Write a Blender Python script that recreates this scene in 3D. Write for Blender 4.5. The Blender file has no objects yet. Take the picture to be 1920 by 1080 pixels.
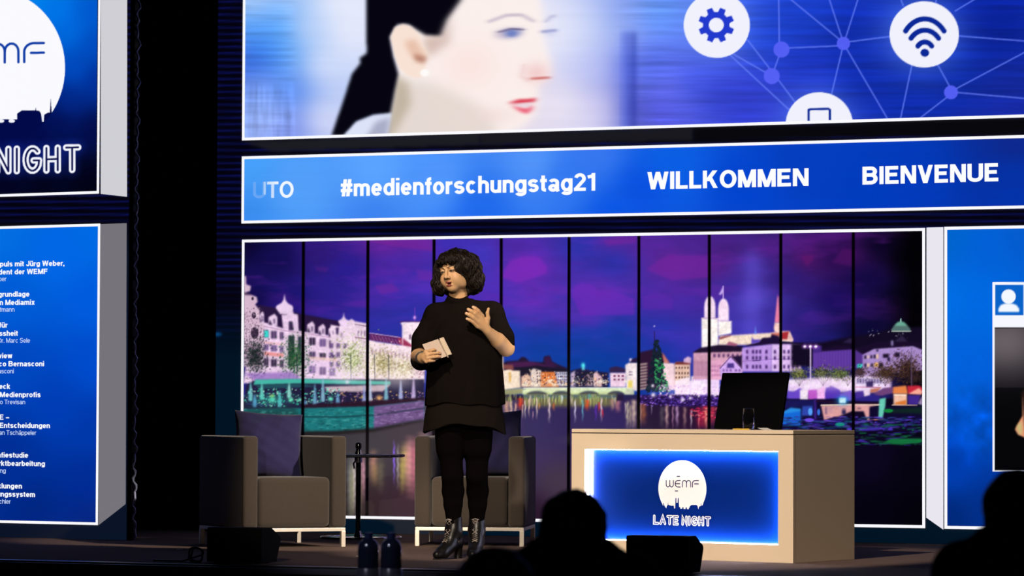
import bpy, bmesh, math, random
import numpy as np
from mathutils import Vector, Matrix
SC = bpy.context.scene
COL = SC.collection
rnd = random.Random(7)

# ---------------------------------------------------------------- camera
FPX, PSI, PHI, RHO, HC = 6656.0, math.radians(22.94), math.radians(2.006), math.radians(0.222), 0.836
R0 = np.array([math.cos(PSI), math.sin(PSI), 0.0]); F0 = np.array([-math.sin(PSI), math.cos(PSI), 0.0])
CF = F0*math.cos(PHI)+np.array([0, 0, 1.0])*math.sin(PHI)
UU = np.cross(R0, CF)
CR = R0*math.cos(RHO)+UU*math.sin(RHO); CU = UU*math.cos(RHO)-R0*math.sin(RHO)
CAMP = np.array([0, 0, HC])
cam = bpy.data.cameras.new('camera'); camo = bpy.data.objects.new('camera', cam); COL.objects.link(camo)
M = Matrix.Identity(4)
for i in range(3):
    M[i][0], M[i][1], M[i][2], M[i][3] = CR[i], CU[i], -CF[i], CAMP[i]
camo.matrix_world = M
cam.sensor_width = 36.0; cam.lens = FPX/1920*36
cam.clip_start = 0.5; cam.clip_end = 200
cam.dof.use_dof = True; cam.dof.focus_distance = 21.2; cam.dof.aperture_fstop = 4.5
SC.camera = camo
SC.view_settings.view_transform = 'Standard'; SC.view_settings.look = 'None'
SC.view_settings.exposure = 0; SC.view_settings.gamma = 1; SC.view_settings.use_curve_mapping = False
SC.cycles.use_denoising = True
SC.cycles.max_bounces = 6
w = bpy.data.worlds.new('hall_darkness'); SC.world = w; w.use_nodes = True
w.node_tree.nodes['Background'].inputs[0].default_value = (0.3, 0.4, 1, 1)
w.node_tree.nodes['Background'].inputs[1].default_value = 0.0015

def camspace(X, Z, z):
    """a place given as metres right of the camera, metres ahead of it, and height over the stage"""
    return np.array([R0[0]*X+F0[0]*Z, R0[1]*X+F0[1]*Z, z])

# ---------------------------------------------------------------- stage spotlights (profile spots at the back of the hall), then two added bottle spots
def spot(name, src, dst, watts, deg, blend, color, radius=0.12):
    l = bpy.data.lights.new(name, 'SPOT'); l.energy = watts; l.spot_size = math.radians(deg); l.spot_blend = blend
    l.color = color; l.shadow_soft_size = radius
    o = bpy.data.objects.new(name, l); COL.objects.link(o); o.location = src
    o.rotation_euler = (Vector(dst)-Vector(src)).to_track_quat('-Z', 'Y').to_euler()
    return o
WARM = (1.0, 0.84, 0.66)
KEY = 15000
spot('stage_spot', camspace(-1.0, 12.0, 7.0), camspace(-0.27, 20.15, 0.90), KEY*0.30, 9.0, 0.15, WARM)
spot('stage_spot', camspace(-4.0, 9.5, 8.0), camspace(1.22, 20.0, 0.34), KEY*0.62, 8.3, 0.30, WARM)
spot('stage_spot', camspace(6.0, 16.0, 6.0), camspace(-1.42, 21.9, 0.36), KEY*0.42, 8.0, 0.45, WARM)
spot('stage_spot', camspace(-6.0, 14.0, 6.0), camspace(0.0, 22.2, 0.30), KEY*0.34, 6.5, 0.5, WARM)
spot('stage_spot', camspace(-2.7, 4.0, 5.3), camspace(-0.35, 22.0, 0.30), KEY*0.40, 8.5, 0.4, WARM)
spot('added_bottle_spot', camspace(-2.6, 9.5, 3.6), camspace(-0.48, 13.3, 0.30), 300, 9.0, 0.5, (0.75, 0.78, 1.0), 0.05)  # added lamp, puts a pale streak on the bottles
spot('added_bottle_spot', camspace(2.2, 14.5, 3.2), camspace(-0.42, 12.0, 0.32), 520, 18.0, 0.5, (0.15, 0.55, 1.0), 0.05)  # added blue lamp for the highlight on the bottle shoulders

# ---------------------------------------------------------------- projection helpers
def ray(px, py):
    return CF+CR*((px-960)/FPX)+CU*((540-py)/FPX)
def hit_z(px, py, z=0.0):
    d = ray(px, py); return CAMP+d*((z-HC)/d[2])
def at_depth(px, py, Z):
    return CAMP+ray(px, py)*Z
def hit_plane(px, py, p0, n):
    d = ray(px, py); return CAMP+d*(np.dot(np.asarray(p0)-CAMP, n)/np.dot(d, n))
def project(P):
    Q = np.asarray(P)-CAMP
    z = Q@CF
    return 960+FPX*(Q@CR)/z, 540-FPX*(Q@CU)/z
class Plane:
    """a vertical plane; u runs right, v up, n faces the hall"""
    def __init__(s, p0, ang):
        s.p0 = np.array(p0, float); s.u = np.array([math.cos(ang), -math.sin(ang), 0]); s.v = np.array([0, 0, 1.0])
        s.n = np.array([-math.sin(ang), -math.cos(ang), 0]); s.ang = ang
    def uv(s, px, py):
        q = hit_plane(px, py, s.p0, s.n)-s.p0; return float(q@s.u), float(q[2])
    def pt(s, u, v, lift=0.0):
        return s.p0+s.u*u+s.v*v+s.n*lift

# ---------------------------------------------------------------- object helpers
def lin(r, g=None, b=None):
    if g is None: r, g, b = r
    f = lambda c: (c/255/12.92) if c/255 <= 0.04045 else ((c/255+0.055)/1.055)**2.4
    return (f(r), f(g), f(b))
def mat(name, color, rough=0.6, metal=0.0, spec=0.4, noise=0.0, nscale=30.0, bump=0.0, emit=None, estr=0.0, trans=0.0, sheen=0.0, coat=0.0, ior=1.45):
    m = bpy.data.materials.new(name); m.use_nodes = True; nt = m.node_tree; p = nt.nodes['Principled BSDF']
    p.inputs['Base Color'].default_value = (*color, 1); p.inputs['Roughness'].default_value = rough
    p.inputs['Metallic'].default_value = metal; p.inputs['Specular IOR Level'].default_value = spec
    p.inputs['Transmission Weight'].default_value = trans; p.inputs['IOR'].default_value = ior
    p.inputs['Sheen Weight'].default_value = sheen; p.inputs['Coat Weight'].default_value = coat
    if emit: p.inputs['Emission Color'].default_value = (*emit, 1); p.inputs['Emission Strength'].default_value = estr
    if noise or bump:
        tc = nt.nodes.new('ShaderNodeTexCoord'); nz = nt.nodes.new('ShaderNodeTexNoise')
        nz.inputs['Scale'].default_value = nscale; nz.inputs['Detail'].default_value = 5
        nt.links.new(tc.outputs['Object'], nz.inputs['Vector'])
        if noise:
            mx = nt.nodes.new('ShaderNodeMix'); mx.data_type = 'RGBA'
            mx.inputs[6].default_value = (*[c*(1-noise) for c in color], 1); mx.inputs[7].default_value = (*[c*(1+noise) for c in color], 1)
            nt.links.new(nz.outputs['Fac'], mx.inputs[0]); nt.links.new(mx.outputs[2], p.inputs['Base Color'])
        if bump:
            b = nt.nodes.new('ShaderNodeBump'); b.inputs['Strength'].default_value = bump; b.inputs['Distance'].default_value = 0.01
            nt.links.new(nz.outputs['Fac'], b.inputs['Height']); nt.links.new(b.outputs['Normal'], p.inputs['Normal'])
    return m
def attrmat(name, attr='Col', emit=True, base=(0.018, 0.016, 0.018), rough=0.55, spec=0.2):
    m = bpy.data.materials.new(name); m.use_nodes = True; nt = m.node_tree; p = nt.nodes['Principled BSDF']
    a = nt.nodes.new('ShaderNodeAttribute'); a.attribute_name = attr
    p.inputs['Roughness'].default_value = rough; p.inputs['Specular IOR Level'].default_value = spec
    if emit:
        p.inputs['Base Color'].default_value = (*base, 1)
        nt.links.new(a.outputs['Color'], p.inputs['Emission Color']); p.inputs['Emission Strength'].default_value = 1.0
    else:
        nt.links.new(a.outputs['Color'], p.inputs['Base Color'])
    return m
def empty(name, loc=(0, 0, 0), rz=0.0, label=None, cat=None, group=None):
    o = bpy.data.objects.new(name, None); COL.objects.link(o); o.location = loc; o.rotation_euler = (0, 0, rz)
    o.empty_display_size = 0.1
    return tag(o, label, cat, group)
def tag(o, label=None, cat=None, group=None, kind=None):
    if label: o['label'] = label
    if cat: o['category'] = cat
    if group: o['group'] = group
    if kind: o['kind'] = kind
    return o
def tolocal(root, P):
    """world points -> the frame of an Empty that has only a location and a turn about z"""
    P = np.asarray(P, float)-np.array(root.location); a = -root.rotation_euler[2]
    c, s = math.cos(a), math.sin(a); Q = P.copy()
    Q[:, 0] = c*P[:, 0]-s*P[:, 1]; Q[:, 1] = s*P[:, 0]+c*P[:, 1]
    return Q
def obj(name, V, F, m, parent=None, world=False, smooth=False, label=None, colors=None, sharp=None):
    me = bpy.data.meshes.new(name)
    V = np.asarray(V, float)
    if world and parent is not None: V = tolocal(parent if parent.parent is None else parent.parent, V)
    if isinstance(F, np.ndarray):
        n, k = F.shape
        me.vertices.add(len(V)); me.vertices.foreach_set('co', V.astype(np.float32).ravel())
        me.loops.add(n*k); me.loops.foreach_set('vertex_index', F.astype(np.int32).ravel())
        me.polygons.add(n); me.polygons.foreach_set('loop_start', np.arange(0, n*k, k, dtype=np.int32))
        me.update(calc_edges=True)
    else:
        me.from_pydata([tuple(v) for v in V], [], [tuple(f) for f in F])
    if colors is not None:
        at = me.color_attributes.new('Col', 'FLOAT_COLOR', 'POINT')
        c4 = np.ones((len(V), 4), np.float32); c4[:, :3] = colors; at.data.foreach_set('color', c4.ravel())
    if smooth: me.polygons.foreach_set('use_smooth', np.ones(len(me.polygons), bool))
    me.validate()
    o = bpy.data.objects.new(name, me); COL.objects.link(o)
    if sharp is not None and smooth:
        me.set_sharp_from_angle(angle=math.radians(sharp))
    if m is not None: me.materials.append(m)
    if parent is not None: o.parent = parent
    if label: o['label'] = label
    return o
class MB:
    """collects solids; every solid is closed geometry with real thickness"""
    def __init__(s): s.V = []; s.F = []
    def add(s, V, F):
        o = len(s.V); s.V += [tuple(v) for v in V]; s.F += [tuple(i+o for i in f) for f in F]; return s
    def bm(s, bm_):
        bm_.verts.index_update(); s.add([v.co[:] for v in bm_.verts], [[v.index for v in f.verts] for f in bm_.faces]); bm_.free(); return s
    def box(s, x0, x1, y0, y1, z0, z1, r=0.0, seg=2, rot=None, at=None):
        b = bmesh.new(); bmesh.ops.create_cube(b, size=1)
        for v in b.verts: v.co = Vector(((x0+x1)/2+v.co.x*(x1-x0), (y0+y1)/2+v.co.y*(y1-y0), (z0+z1)/2+v.co.z*(z1-z0)))
        if r > 0: bmesh.ops.bevel(b, geom=b.edges[:], offset=r, segments=seg, affect='EDGES', profile=0.5)
        if rot is not None: bmesh.ops.transform(b, matrix=rot, verts=b.verts)
        return s.bm(b)
    def tube(s, pts, rad, n=12, cap=True):
        pts = [np.asarray(p, float) for p in pts]; k = len(pts)
        rad = [rad]*k if np.isscalar(rad) else rad
        V = []; F = []; prev = None
        for i in range(k):
            t = pts[min(i+1, k-1)]-pts[max(i-1, 0)]; t = t/(np.linalg.norm(t)+1e-12)
            if prev is None:
                a = np.array([0, 0, 1.0]) if abs(t[2]) < 0.9 else np.array([1.0, 0, 0]); x = np.cross(t, a)
            else: x = prev-t*np.dot(prev, t)
            x = x/np.linalg.norm(x); y = np.cross(t, x); prev = x
            for j in range(n):
                a = 2*math.pi*j/n; V.append(pts[i]+rad[i]*(x*math.cos(a)+y*math.sin(a)))
        for i in range(k-1):
            for j in range(n):
                F.append((i*n+j, i*n+(j+1) % n, (i+1)*n+(j+1) % n, (i+1)*n+j))
        if cap: F.append(tuple(range(n))[::-1]); F.append(tuple((k-1)*n+j for j in range(n)))
        return s.add(V, F)
    def lathe(s, prof, n=40, at=(0, 0, 0)):
        V = []; F = []; k = len(prof)
        for r, z in prof:
            for j in range(n):
                a = 2*math.pi*j/n; V.append((at[0]+r*math.cos(a), at[1]+r*math.sin(a), at[2]+z))
        for i in range(k-1):
            for j in range(n): F.append((i*n+j, i*n+(j+1) % n, (i+1)*n+(j+1) % n, (i+1)*n+j))
        F.append(tuple(range(n))[::-1]); F.append(tuple((k-1)*n+j for j in range(n)))
        return s.add(V, F)
    def prism(s, poly, d):
        """closed slab: the loop of 3-D points, thickened along d"""
        n = len(poly); V = [np.asarray(p) for p in poly]+[np.asarray(p)+np.asarray(d) for p in poly]
        F = [tuple(range(n)), tuple(range(2*n-1, n-1, -1))]+[(i, i+n, (i+1) % n+n, (i+1) % n) for i in range(n)]
        return s.add(V, F)
    def obj(s, name, m, parent=None, world=False, smooth=False, label=None, sharp=40):
        o = obj(name, s.V, s.F, m, parent, world, smooth, label, None, sharp)
        b = bmesh.new(); b.from_mesh(o.data); bmesh.ops.recalc_face_normals(b, faces=b.faces[:]); b.to_mesh(o.data); b.free()
        if smooth and sharp: o.data.set_sharp_from_angle(angle=math.radians(sharp))
        return o

# ---------------------------------------------------------------- ribbon lettering (flat strokes)
def arc(cx, cy, rx, ry, a0, a1, n=14):
    return [(cx+rx*math.cos(math.radians(a0+(a1-a0)*i/n)), cy+ry*math.sin(math.radians(a0+(a1-a0)*i/n))) for i in range(n+1)]
def ribbon(pts, w, rnd_cap=False, closed=False):
    P = np.array(pts, float)
    keep = [0]+[i for i in range(1, len(P)) if np.hypot(*(P[i]-P[i-1])) > 1e-6]; P = P[keep]
    n = len(P); L = []; Rr = []
    for i in range(n):
        if closed: a, b = P[(i-1) % n], P[(i+1) % n]; d1 = P[i]-a; d2 = b-P[i]
        else:
            d1 = P[i]-P[i-1] if i > 0 else P[1]-P[0]; d2 = P[i+1]-P[i] if i < n-1 else P[-1]-P[-2]
        d1 = d1/np.hypot(*d1); d2 = d2/np.hypot(*d2); t = d1+d2; t = t/(np.hypot(*t)+1e-9)
        nn = np.array([-t[1], t[0]]); k = 1/max(0.5, float(nn@np.array([-d1[1], d1[0]])))
        L.append(P[i]+nn*w/2*k); Rr.append(P[i]-nn*w/2*k)
    V = [tuple(v) for v in L]+[tuple(v) for v in Rr]; F = [(i+n, i+1+n, i+1, i) for i in range(n-1)]
    if closed: F.append((n-1+n, n, 0, n-1))
    if rnd_cap and not closed:
        for c, d in ((P[0], P[0]-P[1]), (P[-1], P[-1]-P[-2])):
            a = math.degrees(math.atan2(d[1], d[0])); o = len(V); q = arc(c[0], c[1], w/2, w/2, a-90, a+90, 8)
            V += q; F.append(tuple(range(o, o+len(q))))
    return V, F
def glyph(c, w):
    h = w/2; X = 0.73; out = []
    P = lambda *p: out.append(('p', list(p)))
    A = lambda pts: out.append(('p', pts))
    D = lambda x0, y0, x1, y1: out.append(('d', x0, y0, x1, y1))
    up = {'ä': 'a', 'ü': 'u', 'ö': 'o'}
    if c in up:
        o2, W = glyph(up[c], w); s = max(w, .12)
        return o2+[('p', [(W*.28-s/2+.0, .91), (W*.28+s/2, .91)]), ('p', [(W*.72-s/2, .91), (W*.72+s/2, .91)])], W
    if c == ' ': return [], 0.22
    W = 0.72
    def stem(x, y0=0, y1=1): P((x, y0), (x, y1))
    if c == 'A': D(h*1.1, 0, .37, 1); D(.74-h*1.1, 0, .37, 1); P((.18, .27), (.56, .27)); W = .74
    elif c == 'B':
        stem(h); m = .53
        for y0, y1, x in ((m, 1-h, .70), (h, m, .73)):
            ry = (y1-y0)/2; A([(h, y1)]+arc(x-h-ry, (y0+y1)/2, ry, ry, 90, -90)+[(h, y0)])
        W = .74
    elif c == 'D': stem(h); A([(h, 1-h)]+arc(.30, .5, .74-h-.30, .5-h, 90, -90, 18)+[(h, h)]); W = .74
    elif c in 'EF':
        stem(h); P((h, 1-h), (.62, 1-h)); P((h, .52), (.57, .52)); W = .64
        if c == 'E': P((h, h), (.64, h)); W = .66
    elif c == 'I': stem(h); W = w
    elif c == 'J': A([(.54-h, 1), (.54-h, .28)]+arc(.27, .28, .27-h, .28-h, 0, -180)+[(h, .34)]); W = .54
    elif c == 'K': stem(h); D(h+.10, .40, .70-h*1.2, 1); D(.34, .60, .74-h*1.3, 0); W = .74
    elif c == 'L': stem(h); P((h, h), (.58, h)); W = .58
    elif c == 'M': W = .86; stem(h); stem(W-h); D(h*1.25, 1, W/2, 0); D(W-h*1.25, 1, W/2, 0)
    elif c == 'N': W = .74; stem(h); stem(W-h); D(h*1.25, 1, W-h*1.25, 0)
    elif c == 'O': W = .80; out.append(('c', arc(W/2, .5, W/2-h, .515-h, 0, 348, 30)))
    elif c == 'S' or c == 's':
        T = 1 if c == 'S' else X; W = .68 if c == 'S' else .55; m = T*.515; ov = .012
        a1 = arc(W/2, (m+T-h+ov)/2, W/2-h, (T-h+ov-m)/2, 20, 250 if 0 else 270, 14)
        a2 = arc(W/2, (m+h-ov)/2, W/2-h, (m-h+ov)/2, 90, -160, 14)
        A(a1+a2)
    elif c == 'T': W = .66; P((0, 1-h), (W, 1-h)); stem(W/2)
    elif c == 'U': W = .73; A([(h, 1), (h, .30)]+arc(W/2, .30, W/2-h, .31-h, 180, 360)+[(W-h, 1)])
    elif c == 'V': W = .72; D(h*1.05, 1, W/2, 0); D(W-h*1.05, 1, W/2, 0)
    elif c == 'W':
        W = 1.04
        for a, b, y in ((h*1.05, .285, 1), (.52, .285, 1), (.52, .755, 1), (W-h*1.05, .755, 1)): D(a, y, b, 0)
    elif c == '#': W = .62; D(.14, 0, .24, 1); D(.38, 0, .48, 1); P((0, .66), (W, .66)); P((0, .34), (W, .34))
    elif c == '1': W = .40; stem(W-h); P((W-h, 1-h*1.2), (W-w*.9, .86-h*.4), (0.02, .78))
    elif c == '2': W = .60; A(arc(.30, .70, .30-h, .31-h, 165, -25, 14)+[(.10+h*.6, .16+h*.4), (h*.8, h)]); P((0, h), (W, h))
    elif c in 'nmhru':
        if c == 'n' or c == 'h':
            W = .56; stem(h, 0, 1 if c == 'h' else X); A([(h, .38)]+arc(W/2, X-.27, W/2-h, .28-h, 180, 0)+[(W-h, 0)])
        elif c == 'm':
            W = .86; stem(h, 0, X); q = (W-w)/4
            for k in (0, 1): A([(h+2*q*k, .38)]+arc(h+2*q*k+q, X-.25, q, .26-h, 180, 0)+[(h+2*q*k+2*q, 0)])
        elif c == 'r': W = .36; stem(h, 0, X); A([(h, .36)]+arc(h+.24, X-.28, .24, .28-h, 180, 85, 8))
        else: W = .56; stem(W-h, 0, X); A([(h, X), (h, .26)]+arc(W/2, .26, W/2-h, .27-h, 180, 360)+[(W-h, .35)])
    elif c in 'odbpqgce':
        W = .59; cy = X/2
        if c == 'o': out.append(('c', arc(W/2, cy, W/2-h, cy-h+.01, 0, 346, 26)))
        elif c == 'c': W = .56; A(arc(W/2, cy, W/2-h, cy-h+.01, 42, 318, 20))
        elif c == 'e': W = .57; A(arc(W/2, cy, W/2-h, cy-h+.01, 0, 318, 22)); P((h*.6, cy-.01), (W-h*.3, cy-.01))
        else:
            out.append(('c', arc(W/2, cy, W/2-h, cy-h+.01, 0, 346, 26)))
            if c == 'd': stem(W-h, 0, 1)
            elif c == 'b': stem(h, 0, 1)
            elif c == 'p': stem(h, -.22, X)
            elif c == 'g': A([(W-h, X), (W-h, .02)]+arc(W/2, .0, W/2-h, .22-h, 0, -165, 12))
    elif c == 'a':
        W = .57; A(arc(.28, X-.21, .27-h, .22-h, 160, 0, 10)+[(W-h*1.2, .12), (W-h*.7, 0)])
        out.append(('c', arc(.25, .21, .25-h, .22-h, 0, 340, 18)))
    elif c == 'f': W = .34; A([(.17, 0), (.17, .80)]+arc(.17+.15, .82, .15, .18-h, 180, 90, 8)); P((0, X-h), (.34, X-h))
    elif c == 't': W = .34; A([(.15, .93), (.15, .17)]+arc(.15+.15, .17, .15, .17-h, 180, 270, 8)); P((0, X-h), (.34, X-h))
    elif c == 'i': stem(h, 0, X); P((h, .86), (h, 1)); W = w
    elif c == 'l': stem(h); W = w
    elif c == 'k': W = .56; stem(h); D(h+.08, .28, .52-h, X); D(.26, .42, .57-h*1.3, 0)
    elif c == 'v': W = .54; D(h*1.05, X, W/2, 0); D(W-h*1.05, X, W/2, 0)
    elif c == 'w':
        W = .80
        for a, b in ((h*1.05, .22), (.40, .22), (.40, .58), (W-h*1.05, .58)): D(a, X, b, 0)
    elif c == 'x': W = .55; D(h*1.2, 0, W-h*1.2, X); D(h*1.2, X, W-h*1.2, 0)
    elif c == 'y': W = .54; D(h*1.05, X, W/2+.01, 0); D(W-h*1.05, X, W/2-.08, -.2)
    elif c == ',': W = .16; P((.08, w*.9), (.08, 0)); P((.08, .02), (.05, -.14))
    elif c == '.': W = .16; P((.08, 0), (.08, w))
    elif c == '–': W = .55; P((0, .38), (W, .38))
    return out, W
def text2d(s, w=0.2, track=0.075):
    """flat faces of a line of lettering, baseline at 0, capital height 1; returns V, F, width"""
    V = []; F = []; x = 0.0
    for c in s:
        els, W = glyph(c, w)
        for e in els:
            if e[0] == 'd':
                _, x0, y0, x1, y1 = e; hw = w/2/math.sin(abs(math.atan2(y1-y0, x1-x0))); hw = min(hw, w*.62)
                v = [(x0-hw, y0), (x0+hw, y0), (x1+hw, y1), (x1-hw, y1)]; f = [(0, 1, 2, 3)]
                if y1 < y0: f = [(3, 2, 1, 0)]
            else: v, f = ribbon(e[1], w, closed=(e[0] == 'c'))
            o = len(V); V += [(a+x, b) for a, b in v]; F += [tuple(i+o for i in q) for q in f]
        x += W+(track if c != ' ' else 0.08)
    return V, F, x-track

# ================================================================ painting of the pictures shown on the screens
class Ras:
    """a small painter: the picture a screen shows, in sRGB 0..255"""
    def __init__(s, x0, y0, x1, y1, sc=1.0, bg=(0, 0, 0)):
        s.x0, s.y0, s.sc = x0, y0, sc; s.w, s.h = int((x1-x0)*sc), int((y1-y0)*sc)
        s.X, s.Y = np.meshgrid(x0+(np.arange(s.w)+.5)/sc, y0+(np.arange(s.h)+.5)/sc)
        s.X = s.X.astype(np.float32); s.Y = s.Y.astype(np.float32)
        s.img = np.zeros((s.h, s.w, 3), np.float32)+np.array(bg, np.float32)
    def box(s, x0, y0, x1, y1, pad=0):
        a = max(0, int((x0-pad-s.x0)*s.sc)-1); b = min(s.w, int((x1+pad-s.x0)*s.sc)+2)
        c = max(0, int((y0-pad-s.y0)*s.sc)-1); d = min(s.h, int((y1+pad-s.y0)*s.sc)+2)
        return None if b <= a or d <= c else (slice(c, d), slice(a, b))
    def put(s, sl, m, col):
        col = np.asarray(col, np.float32)
        s.img[sl] += (col-s.img[sl])*m[..., None]
    def poly(s, pts, col, a=1.0, soft=0.0):
        P = np.array(pts, float); sl = s.box(P[:, 0].min(), P[:, 1].min(), P[:, 0].max(), P[:, 1].max(), soft*2.5)
        if sl is None: return
        X, Y = s.X[sl], s.Y[sl]; m = np.zeros(X.shape, np.float32)
        offs = [(-.25, -.25), (.25, .25), (-.25, .25), (.25, -.25)] if soft < 2 else [(0, 0)]
        for ox, oy in offs:
            ins = np.zeros(X.shape, bool); x = X+ox/s.sc; y = Y+oy/s.sc
            for i in range(len(P)):
                (xa, ya), (xb, yb) = P[i-1], P[i]
                if ya == yb: continue
                c = ((ya > y) != (yb > y)) & (x < (xb-xa)*(y-ya)/(yb-ya)+xa); ins ^= c
            m += ins
        m /= len(offs)
        if soft > 0: m = blur(m, soft*s.sc)
        s.put(sl, m*a, col)
    def rect(s, x0, y0, x1, y1, col, a=1.0, soft=0.0): s.poly([(x0, y0), (x1, y0), (x1, y1), (x0, y1)], col, a, soft)
    def ell(s, cx, cy, rx, ry, col, a=1.0, soft=1.0):
        sl = s.box(cx-rx, cy-ry, cx+rx, cy+ry, soft*2)
        if sl is None: return
        d = np.sqrt(((s.X[sl]-cx)/rx)**2+((s.Y[sl]-cy)/ry)**2); k = min(rx, ry)
        m = np.clip((1-d)*k/max(soft, .5)+.5, 0, 1)
        s.put(sl, (m*m*(3-2*m)*a).astype(np.float32), col)
    def glow(s, cx, cy, rx, ry, col, a=1.0):
        sl = s.box(cx-rx*2.2, cy-ry*2.2, cx+rx*2.2, cy+ry*2.2)
        if sl is None: return
        m = np.exp(-(((s.X[sl]-cx)/rx)**2+((s.Y[sl]-cy)/ry)**2)*1.2)*a
        s.put(sl, m.astype(np.float32), col)
    def line(s, pts, wd, col, a=1.0, soft=1.0):
        P = np.array(pts, float); sl = s.box(P[:, 0].min(), P[:, 1].min(), P[:, 0].max(), P[:, 1].max(), wd+soft)
        if sl is None: return
        X, Y = s.X[sl], s.Y[sl]; d = np.full(X.shape, 1e9, np.float32)
        for i in range(len(P)-1):
            p, q = P[i], P[i+1]; v = q-p; t = np.clip(((X-p[0])*v[0]+(Y-p[1])*v[1])/(v@v+1e-9), 0, 1)
            d = np.minimum(d, np.hypot(X-p[0]-t*v[0], Y-p[1]-t*v[1]))
        m = np.clip((wd/2-d)/max(soft, .3)+.5, 0, 1)
        s.put(sl, m*a, col)
    def field(s, ctrl, k=2.2, yw=1.0, s2=900.0):
        """smooth colour field through control points (x, y, (r,g,b))"""
        st = 4; X = s.X[::st, ::st]; Y = s.Y[::st, ::st]; num = np.zeros(X.shape+(3,), np.float32); den = np.zeros(X.shape, np.float32)
        for x, y, c in ctrl:
            wt = 1/((((X-x)**2+((Y-y)*yw)**2)+s2)**(k/2)*1e-4+1e-12); num += wt[..., None]*np.array(c, np.float32); den += wt
        f = num/den[..., None]
        return samp(f, (np.arange(s.h)+.5)/st-.5, (np.arange(s.w)+.5)/st-.5)
def samp(f, yi, xi):
    yi = np.clip(yi, 0, f.shape[0]-1.001); xi = np.clip(xi, 0, f.shape[1]-1.001)
    y0 = yi.astype(int); x0 = xi.astype(int); y1 = np.minimum(y0+1, f.shape[0]-1); x1 = np.minimum(x0+1, f.shape[1]-1)
    fy = (yi-y0)[:, None, None] if f.ndim == 3 else (yi-y0)[:, None]; fx = (xi-x0)[None, :, None] if f.ndim == 3 else (xi-x0)[None, :]
    a = f[y0][:, x0]*(1-fx)+f[y0][:, x1]*fx; b = f[y1][:, x0]*(1-fx)+f[y1][:, x1]*fx
    return (a*(1-fy)+b*fy).astype(np.float32)
def blur1(m, r, ax):
    r = int(round(r))
    if r < 1: return m
    k = 2*r+1; pw = [(0, 0)]*m.ndim; pw[ax] = (r+1, r)
    c = np.cumsum(np.pad(m, pw, mode='edge'), axis=ax, dtype=np.float64)
    n = m.shape[ax]
    hi = np.take(c, np.arange(k, k+n), axis=ax); lo = np.take(c, np.arange(0, n), axis=ax)
    return ((hi-lo)/k).astype(np.float32)
def blur(m, r):
    for _ in range(2):
        m = blur1(m, max(1, r), 0); m = blur1(m, max(1, r), 1)
    return m
def vnoise(shape, cx, cy, seed, octv=3):
    rg = np.random.RandomState(seed); out = np.zeros(shape, np.float32); amp = 1; tot = 0
    for o in range(octv):
        gh = int(shape[0]/cy*2**o)+3; gw = int(shape[1]/cx*2**o)+3
        g = rg.rand(gh, gw).astype(np.float32)
        out += amp*samp(g, np.arange(shape[0])/cy*2**o, np.arange(shape[1])/cx*2**o); tot += amp; amp *= .55
    return out/tot

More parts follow.
